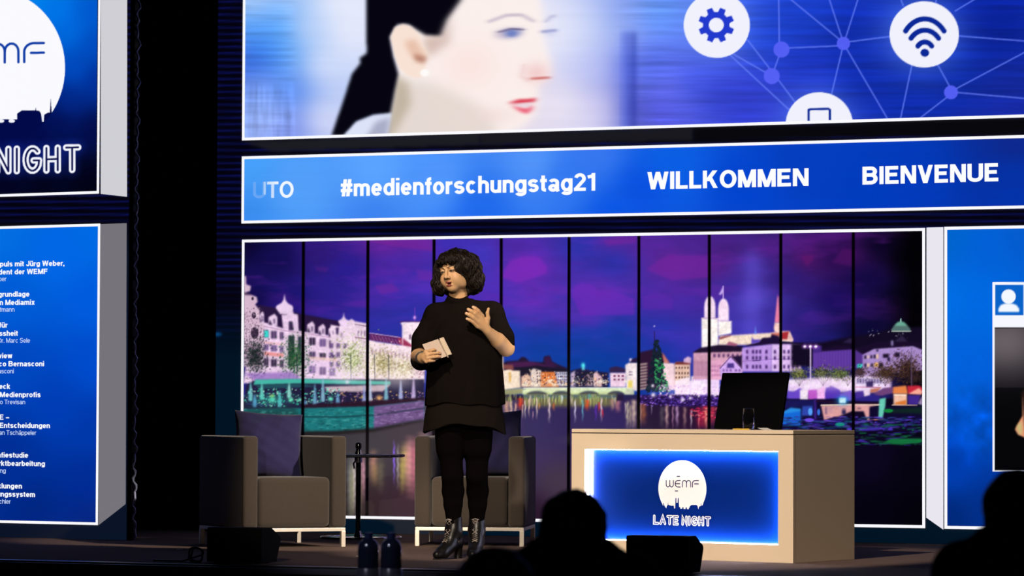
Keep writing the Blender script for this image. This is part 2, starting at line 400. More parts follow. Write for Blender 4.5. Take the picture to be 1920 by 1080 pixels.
def paint_city():
    r = Ras(440, 415, 1750, 1005, 1.0); rg = np.random.RandomState(5); FN = (240, 300, 160, 421, 622)
    Z2 = lambda P: [(440+x/2.842, 440+y/2.842) for x, y in P]
    ZA = lambda P: [(450+x/6.355, 530+y/6.355) for x, y in P]      # left quay buildings
    ZB = lambda P: [(620+x/6.355, 560+y/6.355) for x, y in P]
    ZC = lambda P: [(940+x/6.0, 640+y/6.0) for x, y in P]          # bridge
    ZD = lambda P: [(1180+x/4.911, 600+y/4.911) for x, y in P]
    ZE = lambda P: [(1300+x/6.0, 530+y/6.0) for x, y in P]         # minster
    ZF = lambda P: [(1460+x/5.4, 620+y/5.4) for x, y in P]
    # dusk sky
    sky = [(460, 455, (8, 5, 45)), (465, 560, (14, 10, 70)), (520, 480, (18, 12, 78)), (540, 560, (24, 18, 105)), (600, 470, (48, 25, 120)), (620, 560, (44, 30, 140)),
           (650, 500, (40, 28, 142)), (660, 600, (50, 40, 155)), (720, 455, (100, 35, 150)), (740, 500, (72, 40, 165)), (730, 560, (60, 42, 165)), (740, 630, (40, 50, 160)),
           (790, 450, (95, 40, 165)), (800, 540, (60, 48, 175)), (830, 450, (55, 45, 175)), (900, 480, (65, 55, 190)), (920, 560, (80, 45, 180)), (960, 460, (75, 40, 160)),
           (985, 500, (110, 42, 178)), (1000, 560, (98, 45, 180)), (1000, 600, (72, 50, 172)), (960, 630, (30, 62, 172)), (1000, 660, (12, 62, 160)), (1060, 600, (70, 46, 172)),
           (1090, 460, (45, 50, 170)), (1150, 490, (40, 48, 165)), (1120, 545, (98, 45, 178)), (1100, 590, (75, 48, 172)), (1130, 640, (18, 60, 165)), (1120, 680, (5, 62, 155)), (1180, 660, (15, 58, 158)),
           (1150, 450, (78, 40, 150)), (1210, 460, (85, 38, 155)), (1260, 490, (105, 38, 150)), (1290, 460, (70, 35, 140)), (1220, 560, (70, 42, 165)), (1260, 540, (82, 40, 160)), (1300, 560, (70, 40, 160)),
           (1240, 620, (42, 50, 170)), (950, 650, (16, 60, 165)), (985, 625, (28, 60, 168)), (1030, 640, (14, 62, 162)), (1080, 660, (8, 62, 158)), (1080, 630, (22, 60, 164)), (1160, 625, (24, 58, 164)), (1190, 690, (12, 58, 156)), (1000, 690, (6, 62, 156)), (1060, 690, (5, 60, 152)), (1230, 660, (28, 52, 165)), (720, 600, (46, 46, 160)), (760, 600, (40, 48, 162)), (1290, 640, (50, 50, 172)), (1350, 470, (70, 30, 125)), (1340, 500, (85, 32, 130)), (1370, 540, (55, 40, 150)), (1410, 500, (72, 55, 170)), (1410, 560, (88, 78, 205)),
           (1400, 620, (70, 60, 185)), (1440, 590, (60, 45, 155)), (1440, 470, (60, 28, 115)), (1480, 520, (42, 25, 110)), (1500, 600, (40, 28, 120)), (1540, 650, (25, 25, 105)), (1515, 485, (75, 22, 100)),
           (1560, 480, (40, 12, 80)), (1590, 475, (62, 16, 88)), (1570, 560, (26, 12, 92)), (1620, 520, (18, 8, 66)), (1620, 620, (10, 8, 48)), (1650, 460, (8, 3, 32)), (1700, 480, (4, 2, 14)), (1730, 600, (4, 3, 14)), (1680, 560, (7, 5, 34))]
    f = r.field(sky, 3.2, 1.5)
    n = vnoise((r.h, r.w), 90, 26, 3, 4); n2 = vnoise((r.h, r.w), 40, 12, 9, 3)
    cl = np.clip((n-.52)*5, 0, 1)*np.clip((720-r.Y)/200, 0, 1)*.22
    f = f+cl[..., None]*(np.array([150, 40, 190], np.float32)-f)
    f = f*(.93+.14*n2[..., None])
    dark = np.clip((r.X-1660)/50, 0, 1)[..., None]; r.img = f*(1-.85*dark)
    # clouds with a softer lower edge
    for pts, c, a in (([(940, 520), (955, 490), (985, 480), (1010, 482), (1026, 500), (1024, 512), (1000, 522), (970, 530)], (125, 42, 185), .75),
                      ([(1072, 555), (1078, 535), (1092, 530), (1112, 535), (1122, 546), (1150, 546), (1190, 560), (1190, 590), (1090, 592)], (112, 42, 185), .6),
                      ([(1212, 505), (1240, 485), (1256, 478), (1300, 480), (1330, 480), (1330, 520), (1260, 526)], (118, 36, 158), .6),
                      ([(1205, 555), (1235, 546), (1262, 560), (1262, 580), (1205, 580)], (96, 40, 172), .5), ([(1132, 452), (1160, 443), (1195, 446), (1190, 456), (1140, 460)], (112, 38, 155), .6),
                      ([(1502, 480), (1525, 478), (1525, 488), (1512, 500)], (96, 22, 105), .7), ([(1560, 492), (1580, 466), (1605, 470), (1600, 500)], (80, 18, 100), .6),
                      ([(702, 536), (735, 530), (750, 545), (715, 552)], (110, 40, 160), .6), ([(780, 505), (812, 508), (812, 528), (785, 524)], (105, 42, 168), .6), ([(640, 570), (690, 560), (690, 578)], (85, 36, 155), .6),
                      ([(668, 448), (812, 448), (812, 472), (740, 462)], (125, 36, 150), .55), ([(590, 500), (618, 502), (612, 510), (595, 508)], (80, 30, 130), .6)):
        r.poly(pts, c, a, 2.4)
    r.poly([(1396, 640), (1400, 470), (1424, 470), (1424, 640)], (110, 95, 230), .35, 10)
    # water base
    wat = [(460, 850, (30, 40, 45)), (560, 860, (45, 48, 52)), (650, 860, (62, 58, 62)), (700, 840, (66, 62, 68)), (760, 815, (70, 58, 68)), (650, 960, (42, 36, 32)), (700, 950, (55, 38, 44)), (760, 940, (62, 38, 50)),
           (960, 800, (62, 50, 88)), (1000, 800, (55, 48, 98)), (1050, 790, (52, 40, 88)), (1100, 790, (46, 34, 92)), (1150, 790, (44, 30, 92)), (1000, 850, (66, 50, 92)), (1040, 900, (72, 56, 72)), (1000, 960, (40, 20, 40)), (960, 870, (60, 50, 88)),
           (1230, 790, (38, 22, 50)), (1300, 790, (44, 20, 50)), (1500, 800, (20, 8, 50)), (1640, 860, (12, 6, 32)), (1700, 880, (5, 3, 16)), (1640, 960, (3, 2, 14)), (1720, 960, (2, 1, 8)), (1400, 900, (20, 12, 40))]
    wf = r.field(wat, 3); wm = np.clip((r.Y-745)/4, 0, 1)[..., None]
    r.img = r.img*(1-wm)+wf*wm
    # ---- far hill and houses behind the bridge
    r.poly(ZC([(0, 250), (60, 225), (190, 215), (230, 175), (270, 180), (320, 230), (470, 235), (480, 170), (545, 160), (570, 225), (640, 260), (740, 300), (740, 520), (0, 520)]), (34, 20, 52), 1, .8)
    r.poly(ZC([(70, 240), (330, 225), (430, 250), (620, 300), (60, 290)]), (95, 30, 90), .6, 1)
    r.poly(ZC([(480, 190), (540, 165), (570, 230), (640, 280), (500, 290)]), (60, 22, 70), .8, 1)
    r.poly(ZC([(160, 300), (400, 270), (740, 320), (740, 400), (200, 400)]), (20, 16, 38), .9, 1)
    r.poly(ZC([(780, 330), (900, 300), (1000, 330), (1200, 350), (1200, 520), (780, 520)]), (30, 26, 62), 1, .8)
    r.poly(ZC([(905, 325), (915, 260), (930, 260), (940, 325)]), (110, 190, 210), 1, .5); r.glow(*ZC([(920, 270)])[0], 4, 5, (90, 255, 255), .9)
    def house(P, c): r.poly(ZC(P), c, 1, .3)
    house([(15, 330), (60, 320), (100, 305), (130, 330), (150, 330), (210, 330), (215, 520), (20, 550)], (250, 228, 205)); house([(20, 260), (130, 265), (140, 325), (20, 310)], (130, 70, 70))
    house([(225, 400), (290, 360), (330, 400), (330, 510), (225, 510)], (235, 190, 165)); house([(330, 330), (360, 305), (450, 330), (450, 510), (330, 510)], (235, 215, 205))
    house([(450, 345), (600, 345), (650, 510), (440, 510)], (240, 130, 60)); house([(605, 345), (745, 345), (745, 500), (640, 500)], (205, 200, 220)); house([(1030, 370), (1065, 340), (1130, 400), (1135, 510), (1040, 510)], (222, 185, 190))
    house([(780, 360), (830, 330), (830, 510), (780, 510)], (190, 170, 200)); house([(960, 370), (1010, 360), (1030, 500), (960, 500)], (160, 130, 150))
    house([(1220, 350), (1405, 350), (1400, 515), (1225, 515)], (238, 205, 226)); house([(1210, 350), (1220, 300), (1290, 280), (1400, 310), (1405, 350)], (52, 34, 74))
    house([(1395, 265), (1440, 240), (1530, 240), (1530, 560), (1405, 540)], (250, 232, 235)); house([(1440, 230), (1440, 190), (1475, 195), (1480, 230)], (220, 200, 225)); house([(1475, 200), (1530, 180), (1530, 240), (1440, 240)], (40, 24, 60))
    for x0, x1, y0, y1, nx, ny, c in ((455, 590, 360, 400, 5, 2, (120, 60, 60)), (610, 740, 350, 480, 6, 4, (50, 46, 92)), (1250, 1390, 370, 450, 3, 2, (130, 70, 110)), (395, 445, 340, 480, 2, 4, (110, 80, 80)), (1430, 1480, 330, 390, 3, 2, (120, 105, 140))):
        for i in range(nx):
            for j in range(ny):
                x = x0+(x1-x0)*(i+.5)/nx; y = y0+(y1-y0)*(j+.5)/ny; w_ = (x1-x0)/nx*.28; h_ = (y1-y0)/ny*.28
                r.poly(ZC([(x-w_, y-h_), (x+w_, y-h_), (x+w_, y+h_), (x-w_, y+h_)]), c, .85)
    house([(85, 350), (105, 340), (108, 455), (88, 460)], (225, 175, 80)); house([(1430, 440), (1475, 440), (1475, 525), (1420, 520)], (240, 215, 110))
    for _ in range(420):
        x = rg.uniform(230, 1210); y = 500-abs(rg.normal(0, 75)); 
        if y < 320: continue
        c = [(255, 235, 205), (255, 200, 150), (60, 40, 60), (30, 22, 42), (255, 255, 240), (160, 120, 130)][rg.randint(6)]
        r.ell(*ZC([(x, y)])[0], rg.uniform(.6, 1.8), rg.uniform(.5, 1.8), c, rg.uniform(.4, .95), .6)
    for x, y, s_ in ((545, 450, 5), (390, 490, 5), (270, 490, 4), (835, 450, 4), (1130, 450, 4), (690, 490, 3), (1400, 450, 3), (600, 490, 4)): r.glow(*ZC([(x, y)])[0], s_, s_*.8, (255, 245, 225), .9)
    for _ in range(60):
        x = rg.uniform(820, 1040); y = rg.uniform(350, 480); r.ell(*ZC([(x, y)])[0], 1.5, 1.8, (24, 30, 40), .6, 1)
    for x0, x1, y0, y1, c in ((808, 850, 606, 716, (246, 222, 232)), (850, 884, 640, 718, (214, 180, 196)), (884, 916, 660, 722, (238, 206, 190)), (916, 944, 668, 728, (224, 190, 170))):
        r.rect(x0, y0, x1, y1, c, 1, .4); r.poly([(x0-2, y0), ((x0+x1)/2, y0-14), (x1+2, y0)], (52, 28, 66), 1, .5)
        for i in range(int((x1-x0)/8)):
            for j in range(int((y1-y0)/16)): r.rect(x0+3+i*8, y0+6+j*16, x0+6+i*8, y0+13+j*16, (110, 76, 110), .85, .3)
    r.poly([(800, 712), (945, 722), (945, 742), (800, 760)], (70, 52, 80), 1, .8)
    # bridge with pale arches
    r.poly(ZC([(20, 545), (250, 525), (250, 590), (20, 610)]), (150, 150, 110), 1, .5)
    r.poly(ZC([(240, 545), (290, 525), (800, 522), (1400, 525), (1480, 535), (1490, 600), (1390, 600), (240, 600)]), (222, 238, 190), 1, .5)
    for x0, x1 in ((280, 520), (570, 780), (870, 1100), (1190, 1390)):
        r.poly(ZC([(x0, 605)]+[((x0+x1)/2+(x1-x0)/2*math.cos(t), 605-48*math.sin(t)) for t in np.linspace(math.pi, 0, 12)]+[(x1, 605)]), (58, 62, 88), 1, .5)
    r.line(ZC([(250, 528), (1400, 526)]), 1.6, (250, 255, 225))
    r.poly(ZC([(1390, 545), (1490, 545), (1490, 600), (1390, 600)]), (200, 205, 180), 1, .5)
    r.rect(*ZC([(20, 600)])[0], *ZC([(250, 660)])[0], (40, 26, 46), .9, 1); r.rect(*ZC([(1290, 595)])[0], *ZC([(1380, 665)])[0], (36, 22, 56), .95, .8); r.rect(*ZC([(1380, 600)])[0], *ZC([(1560, 650)])[0], (40, 28, 60), .8, 1)
    # reflections of the bridge lights
    def streak(x, y0, y1, wd, c, a=.8, up=.12):
        sl = r.box(x-wd*1.3, y0-2, x+wd*1.3, y1+8)
        if sl is None: return
        t = (r.Y[sl]-y0)/(y1-y0); wob = .5*np.sin(r.Y[sl]*.35+x)*min(wd, 4)
        m = np.exp(-((r.X[sl]-x-wob*.3)/(wd*.56))**2*1.3)*np.clip(t/up, 0, 1)*np.clip((1.12-t)/.55, 0, 1)*(.93+.07*np.sin(r.Y[sl]*.55+x*3))
        r.put(sl, (m*a).astype(np.float32), c)
    r.poly(ZC([(250, 590), (1300, 590), (1250, 735), (260, 735)]), (150, 150, 60), .55, 3)
    for _ in range(150):
        x = rg.uniform(30, 1300); y = rg.uniform(585, 640); c = [(190, 205, 90), (225, 235, 150), (240, 215, 200), (150, 160, 70), (120, 130, 80)][rg.randint(5)]
        X_, Y_ = ZC([(x, y)])[0]; streak(X_, Y_, Y_+rg.uniform(8, 22), rg.uniform(1, 2.4), c, .55)
    for x, y0, y1, wd, c in ((60, 660, 900, 60, (225, 170, 140)), (110, 660, 900, 30, (245, 205, 175)), (160, 680, 920, 24, (240, 190, 160)), (215, 630, 770, 62, (235, 50, 25)), (240, 700, 860, 12, (255, 220, 190)), (268, 650, 860, 14, (255, 235, 220)), (310, 640, 840, 16, (255, 215, 190)),
                          (400, 620, 860, 18, (255, 225, 205)), (355, 780, 880, 10, (200, 150, 170)), (425, 690, 770, 20, (215, 150, 80)), (540, 620, 900, 24, (250, 220, 220)), (590, 690, 780, 30, (190, 100, 60)), (830, 650, 900, 20, (245, 235, 255)), (915, 640, 890, 18, (110, 200, 215)),
                          (965, 650, 780, 46, (235, 80, 35)), (1065, 700, 890, 22, (100, 40, 190)), (1100, 680, 800, 22, (225, 40, 60)), (1125, 620, 890, 20, (255, 225, 235)), (1140, 760, 860, 20, (220, 30, 60)), (1310, 660, 800, 60, (190, 120, 130)), (1250, 640, 780, 40, (180, 140, 130)),
                          (1395, 680, 820, 12, (230, 200, 200)), (1420, 660, 980, 40, (205, 190, 165)), (1490, 640, 985, 60, (225, 195, 175)), (1450, 700, 980, 26, (170, 150, 130)), (680, 600, 700, 24, (220, 230, 250)), (990, 590, 650, 30, (60, 150, 150))):
        X_, Y_ = ZC([(x, y0)])[0]; streak(X_, Y_, ZC([(x, y1)])[0][1], wd/6, c, .82)
    # ---- right bank: dark roof, tree, low houses, quay crowd
    r.poly(ZD([(90, 300), (215, 270), (300, 300), (370, 395), (370, 640), (90, 640)]), (45, 22, 52), 1, .5)
    r.poly(ZD([(300, 295), (372, 395), (320, 400)]), (205, 120, 110), 1, .5)
    r.poly(ZD([(310, 395), (415, 400), (425, 640), (310, 640)]), (250, 215, 225), 1, .5)
    r.poly(ZD([(415, 400), (440, 390), (560, 395), (560, 640), (415, 640)]), (235, 195, 175), 1, .5); r.poly(ZD([(415, 410), (430, 385), (560, 385), (560, 410)]), (110, 40, 40), 1, .5)
    for j, y in enumerate((440, 490, 530)):
        for i in range(5): r.poly(ZD([(425+i*27, y-10), (440+i*27, y-10), (440+i*27, y+10), (425+i*27, y+10)]), (90, 60, 60), .8)
    r.poly(ZD([(500, 360), (540, 335), (570, 350), (565, 400), (500, 390)]), (235, 190, 215), .9, 1)
    for j in range(9):
        y = 405+j*28; r.poly(ZD([(92, y), (165, y-10), (165, y+4), (92, y+14)]), (245, 215, 195), .8, .6)
    r.line(ZD([(232, 105), (232, 200)]), 1.5, (40, 20, 60)); r.glow(*ZD([(230, 57)])[0], 1.6, 1.6, (255, 220, 255), .9)
    for _ in range(420):                                                    # conifer in front of the dark roof
        t = rg.rand()**.75; y = 180+t*480; w_ = 12+t*95; x = 250+rg.uniform(-1, 1)*w_+t*10
        g = rg.rand(); lit = t > .35 and x > 235
        c = (28+40*g, 95+95*g, 60+50*g) if lit and rg.rand() < .45 else (14+14*g, 24+20*g, 40+16*g)
        r.ell(*ZD([(x, y)])[0], rg.uniform(1, 3), rg.uniform(1, 2.6), c, .85, .8)
    for x0, x1, c1 in ((420, 560, (255, 235, 245)), (555, 830, (245, 215, 255))):
        r.poly(ZD([(x0, 560), (x1, 520), (x1, 690), (x0, 690)]), c1, 1, 1)
    r.poly(ZD([(570, 560), (570, 520), (640, 505), (690, 520), (690, 690), (570, 690)]), (252, 235, 255), 1, .6)
    for i in range(6): r.poly(ZD([(585+i*18, 535), (593+i*18, 533), (593+i*18, 560), (585+i*18, 562)]), (190, 130, 220), .8)
    # gallery house at left of the minster
    r.poly(ZE([(0, 780), (100, 720), (300, 690), (560, 715), (560, 800), (0, 800)]), (32, 18, 46), 1, .4)
    r.poly(ZE([(0, 790), (560, 775), (560, 1000), (330, 1090), (0, 1090)]), (215, 160, 185), 1, .4)
    for i in range(10): r.poly(ZE([(4+i*17, 880), (10+i*17, 880), (10+i*17, 1050), (4+i*17, 1050)]), (120, 66, 110), .8, .4)
    for i in range(7): r.poly(ZE([(225+i*52, 800), (248+i*52, 800), (248+i*52, 840), (225+i*52, 840)]), (70, 36, 90), .9, .4)
    r.poly(ZE([(190, 880), (330, 870), (330, 1090), (190, 1090)]), (235, 170, 205), 1, .5)
    for i in range(4):
        for j in range(3): r.poly(ZE([(205+i*30, 930+j*50), (222+i*30, 928+j*50), (222+i*30, 950+j*50), (205+i*30, 952+j*50)]), (150, 80, 140), .7, .4)
    # minster
    r.poly(ZE([(285, 650), (300, 600), (870, 565), (980, 545), (1080, 545), (1120, 640), (1115, 670), (960, 660), (660, 700), (280, 700)]), (250, 225, 205), 1, .4)
    r.poly(ZE([(980, 560), (1080, 547), (1060, 640), (980, 640)]), (170, 45, 55), 1, .4); r.poly(ZE([(1080, 547), (1122, 640), (1115, 668), (1060, 640)]), (240, 195, 190), 1, .4); r.poly(ZE([(870, 570), (975, 560), (970, 610), (880, 590)]), (215, 110, 100), 1, .4)
    for xa, xb, y0, yd, top in ((92, 280, 400, 130, 150), (278, 430, 430, 180, 178)):
        yb = 730 if xa < 200 else 600
        r.poly(ZE([(xa, y0), (xb, y0+5), (xb, yb-30), (xa, yb)]), (255, 244, 240), 1, .4); r.line(ZE([(xa, y0), (xb, y0+5)]), 1.2, (225, 190, 200))
        cx = (xa+xb)/2-(0 if xa < 200 else 15); w_ = 62 if xa < 200 else 60
        r.poly(ZE([(cx-w_, y0), (cx-w_, y0-130)]+[(cx+w_*math.cos(t), y0-130-(y0-130-top)*math.sin(t)) for t in np.linspace(math.pi, 0, 10)]+[(cx+w_, y0)]), (252, 225, 245), 1, .5)
        for q in (-.45, 0, .45): r.line(ZE([(cx+q*w_, y0-140), (cx+q*w_*.6, top+40)]), .8, (215, 165, 215), .7)
        r.line(ZE([(xa+5, y0+110), (xb-5, y0+112)]), .8, (235, 205, 200), .8)
    r.line(ZE([(335, 40), (335, 185)]), 1.6, (235, 200, 255)); r.poly(ZE([(335, 40), (300, 110), (285, 130), (310, 140), (335, 110)]), (205, 175, 245), 1, .4); r.line(ZE([(187, 105), (187, 150)]), 1.2, (205, 160, 230))
    r.poly(ZE([(285, 620), (330, 605), (425, 590), (425, 600), (300, 640)]), (130, 50, 60), .9, .4)
    r.poly(ZE([(945, 150), (958, 150), (975, 450), (915, 450)]), (238, 130, 165), 1, .4); r.line(ZE([(948, 130), (948, 170)]), 1.2, (150, 60, 160)); r.poly(ZE([(905, 510), (915, 450), (975, 450), (985, 560), (915, 555)]), (250, 205, 195), 1, .4)
    r.poly(ZE([(690, 580), (698, 480), (708, 580)]), (120, 170, 255), 1, .4)
    # dark roofs and the pale violet house
    r.poly(ZE([(555, 720), (740, 660), (780, 620), (870, 615), (880, 580), (960, 600), (990, 660), (1240, 680), (1240, 700), (880, 700)]), (28, 14, 52), 1, .4)
    r.poly(ZE([(655, 650), (660, 610), (680, 640), (760, 640), (740, 670), (655, 690)]), (92, 70, 190), 1, .4); r.poly(ZE([(370, 700), (400, 660), (500, 690), (480, 715)]), (160, 80, 110), .9, .5)
    r.poly(ZE([(545, 735), (880, 692), (880, 1000), (545, 1000)]), (190, 150, 228), 1, .4); r.poly(ZE([(880, 692), (1212, 695), (1212, 1000), (880, 1000)]), (226, 190, 245), 1, .4)
    r.line(ZE([(550, 885), (880, 860), (1210, 862)]), .9, (150, 100, 190))
    for x in (605, 672, 712, 752, 822, 918, 1022, 1072, 1122, 1170):
        for y in (775, 845, 945): r.poly(ZE([(x-10, y-20), (x+10, y-20), (x+12, y+22), (x-12, y+22)]), (54, 26, 92), .95, .3)
    r.line(ZE([(670, 880), (750, 876)]), 1.5, (70, 40, 110))
    r.poly(ZE([(300, 1010), (300, 960), (420, 830), (545, 960), (545, 1090), (320, 1090)]), (212, 170, 242), 1, .4); r.poly(ZE([(430, 830), (545, 820), (545, 960)]), (34, 18, 56), 1, .4)
    r.line(ZE([(300, 965), (420, 832), (545, 965)]), 1.2, (70, 40, 100)); r.poly(ZE([(375, 960), (385, 905), (455, 905), (462, 960)]), (70, 46, 130), .95, .5)
    for x in (340, 380, 420, 480, 520): r.poly(ZE([(x-8, 975), (x+8, 975), (x+8, 1000), (x-8, 1000)]), (70, 36, 110), .95, .3)
    # ---- quay crowd and lit stalls under the gallery house
    for _ in range(500):
        x = rg.uniform(270, 840); y = rg.uniform(600, 700) if rg.rand() < .5 else 690+abs(rg.normal(0, 4))
        c = [(255, 245, 255), (240, 190, 255), (255, 225, 240), (190, 120, 230)][rg.randint(4)]
        r.ell(*ZD([(x, y)])[0], rg.uniform(.6, 2), rg.uniform(.5, 1.6), c, rg.uniform(.3, .9), .6)
    r.poly(ZD([(95, 690), (480, 690), (850, 700), (850, 790), (480, 800), (95, 760)]), (46, 24, 88), 1, 1)
    for _ in range(420):
        x = rg.uniform(90, 860); y = rg.uniform(690, 790)
        c = [(30, 14, 62), (88, 56, 170), (160, 110, 230), (20, 10, 40), (60, 36, 130)][rg.randint(5)]
        r.ell(*ZD([(x, y)])[0], rg.uniform(.8, 2.6), rg.uniform(.6, 1.6), c, .8, .6)
    for x, y, s_ in ((490, 735, 4), (378, 705, 3), (220, 690, 4.5), (560, 720, 3), (640, 700, 2.5), (790, 690, 3), (215, 605, 3)): r.glow(*ZD([(x, y)])[0], s_, s_, (250, 235, 255), .95)
    for x, y0, y1, wd, c in ((130, 760, 960, 50, (180, 100, 60)), (105, 760, 970, 16, (210, 160, 130)), (205, 780, 870, 10, (150, 130, 160)), (300, 790, 1000, 40, (90, 80, 90)), (345, 770, 1000, 30, (235, 190, 180)), (400, 780, 1000, 16, (190, 140, 170)), (440, 780, 980, 30, (215, 170, 215)),
                             (510, 790, 1000, 30, (170, 130, 130)), (570, 820, 990, 16, (240, 215, 225)), (650, 810, 1000, 60, (205, 30, 70)), (640, 830, 1000, 12, (255, 150, 150)), (700, 780, 1000, 70, (240, 60, 80)), (708, 800, 1000, 20, (255, 180, 150)), (765, 790, 960, 60, (255, 70, 90)), (670, 680, 800, 30, (90, 50, 170))):
        X_, Y_ = ZD([(x, y0)])[0]; streak(X_, Y_, ZD([(x, y1)])[0][1], wd/4.9, c, .72)
    for _ in range(90):
        x = rg.uniform(560, 840); y = rg.uniform(800, 900); r.ell(*ZD([(x, y)])[0], rg.uniform(1, 4), .8, [(60, 16, 50), (255, 130, 130), (255, 40, 90)][rg.randint(3)], .6, .6)
    # ---- far right: hill, street lamp, long violet block, market stalls, boats
    r.poly(ZF([(130, 130), (430, 120), (620, 80), (740, 60), (1000, 20), (1100, -20), (1470, -40), (1470, 360), (130, 360)]), (18, 10, 34), 1, 2)
    r.poly(ZF([(430, 190), (560, 150), (720, 150), (740, 200), (440, 210)]), (26, 12, 44), 1, .5); r.poly(ZF([(650, 120), (720, 75), (745, 85), (740, 130)]), (54, 40, 84), .7, .6)
    r.poly(ZF([(345, 220), (430, 210), (745, 190), (745, 400), (345, 400)]), (96, 58, 160), 1, .5); r.poly(ZF([(345, 230), (345, 150), (435, 150), (435, 215)]), (74, 44, 140), .9, .6)
    for i in range(12): r.line(ZF([(400+i*29, 212-i*2), (400+i*29, 380)]), .6, (70, 40, 130), .6)
    r.poly(ZF([(775, 185), (900, 180), (860, 380), (775, 380)]), (84, 50, 140), 1, .6); r.poly(ZF([(795, 340), (852, 335), (852, 382), (795, 382)]), (60, 225, 205), .95, .6)
    for _ in range(26): r.ell(*ZF([(rg.uniform(900, 1300), rg.uniform(-20, 60))])[0], rg.uniform(.5, 1.4), .6, (200, 195, 215), .7, .6)
    r.poly([(1672, 617), (1678, 608), (1700, 608), (1707, 617), (1707, 622), (1672, 622)], (84, 112, 110), 1, .6); r.poly([(1678, 611)]+[(1689+10.5*math.cos(t), 611-8.5*math.sin(t)) for t in np.linspace(math.pi, 0, 9)], (104, 168, 148), 1, .5); r.line([(1689, 598), (1689, 603)], 2, (180, 240, 220)); r.line([(1672, 621), (1708, 621)], 1.2, (230, 240, 220))
    r.poly(ZF([(850, 240), (960, 180), (1360, 150), (1460, 190), (1460, 400), (850, 460)]), (170, 140, 205), 1, .5); r.poly(ZF([(760, 185), (1000, 110), (1180, 110), (1250, 50), (1320, 110), (1470, 130), (1470, 200), (1360, 155), (960, 185), (850, 240)]), (24, 12, 42), 1, .6)
    r.poly(ZF([(1170, 110), (1250, 45), (1300, 110)]), (50, 40, 70), .8, .8); r.rect(*ZF([(1138, 100)])[0], *ZF([(1160, 155)])[0], (130, 115, 165), 1, .3)
    for x, y, w_, h_, c in ((878, 268, 22, 34, (28, 16, 44)), (905, 266, 18, 32, (240, 200, 180)), (938, 264, 18, 32, (36, 22, 50)), (972, 262, 20, 40, (30, 18, 46)), (1000, 262, 22, 50, (235, 200, 160)), (878, 350, 22, 34, (28, 16, 44)), (908, 350, 22, 34, (245, 205, 150)), (945, 348, 22, 34, (40, 26, 50)), (990, 345, 40, 44, (250, 190, 90)), (1085, 255, 60, 40, (22, 12, 36)), (1200, 245, 50, 46, (26, 14, 38)), (998, 200, 22, 22, (40, 26, 60)), (1035, 350, 40, 44, (28, 18, 40)), (1115, 290, 26, 40, (32, 20, 60))):
        r.rect(*ZF([(x-w_/2, y-h_/2)])[0], *ZF([(x+w_/2, y+h_/2)])[0], c, .95, .4)
    r.poly(ZF([(440, 470), (900, 450), (1140, 480), (1140, 620), (90, 620), (90, 500)]), (235, 205, 245), 1, 2)
    r.poly(ZF([(780, 480), (910, 470), (1060, 480), (1060, 600), (780, 600)]), (232, 215, 245), 1, .6)
    for i in range(9): r.rect(*ZF([(790+i*29, 486)])[0], *ZF([(810+i*29, 535)])[0], (86, 70, 130), .9, .3)
    r.line(ZF([(780, 570), (1030, 575)]), 1.5, (200, 60, 110), .8)
    for cx_, cy_, rw, rh, n_, pal in ((200, 440, 110, 60, 240, [(70, 80, 36), (120, 130, 62), (40, 44, 30), (150, 150, 90)]), (430, 430, 110, 60, 240, [(64, 74, 36), (110, 118, 66), (36, 36, 36), (160, 160, 110)]), (610, 440, 120, 70, 300, [(92, 110, 52), (140, 160, 80), (50, 56, 36), (70, 70, 60)]), (820, 420, 90, 60, 160, [(66, 46, 60), (92, 64, 60), (40, 30, 44)]),
                                      (1090, 430, 150, 90, 421, [(70, 44, 32), (96, 62, 40), (36, 22, 30), (50, 32, 34), (84, 70, 40)]), (1300, 380, 160, 150, 622, [(72, 46, 34), (50, 30, 30), (30, 18, 28), (92, 62, 40), (24, 14, 24)]), (1380, 480, 90, 60, 160, [(60, 40, 34), (36, 22, 30)])):
        for sc_, al_ in ((.8, .35), (.5, .4)): r.glow(*(ZF([(cx_, cy_)])[0] if cx_ > 0 and n_ in FN else (440+cx_/2.842, 440+cy_/2.842)), rw*sc_/(5.4 if n_ in FN else 2.842), rh*sc_/(5.4 if n_ in FN else 2.842), tuple(np.mean(pal, 0)), al_)
        for _ in range(n_*2):
            a = rg.uniform(0, 2*math.pi); q = abs(rg.normal(0, .62)); c = pal[rg.randint(len(pal))]
            r.ell(*ZF([(cx_+rw*q*math.cos(a), cy_+rh*q*math.sin(a))])[0], rg.uniform(.6, 1.7), rg.uniform(.5, 1.5), c, .6, .9)
    for x, y in ((200, 520), (330, 530), (450, 500), (560, 520), (650, 540), (130, 520), (700, 560), (280, 560), (400, 560)): r.glow(*ZF([(x, y)])[0], 8, 6, (255, 245, 255), .75)
    for x0 in (210, 700, 450, 1080, 1350): 
        for k in range(5): r.line(ZF([(x0, 560), (x0+(k-2)*36, 430+10*abs(k-2))]), .7, (40, 28, 40), .6)
    r.line(ZF([(322, 150), (322, 640)]), 2.0, (240, 215, 255)); r.line(ZF([(1345, 170), (1345, 580)]), 1.3, (120, 100, 140), .8)
    for x in (265, 320, 376): r.glow(*ZF([(x, 160)])[0], 5, 4, (215, 130, 255), .9); r.ell(*ZF([(x, 160)])[0], 2.4, 2.2, (255, 250, 255), 1, 1)
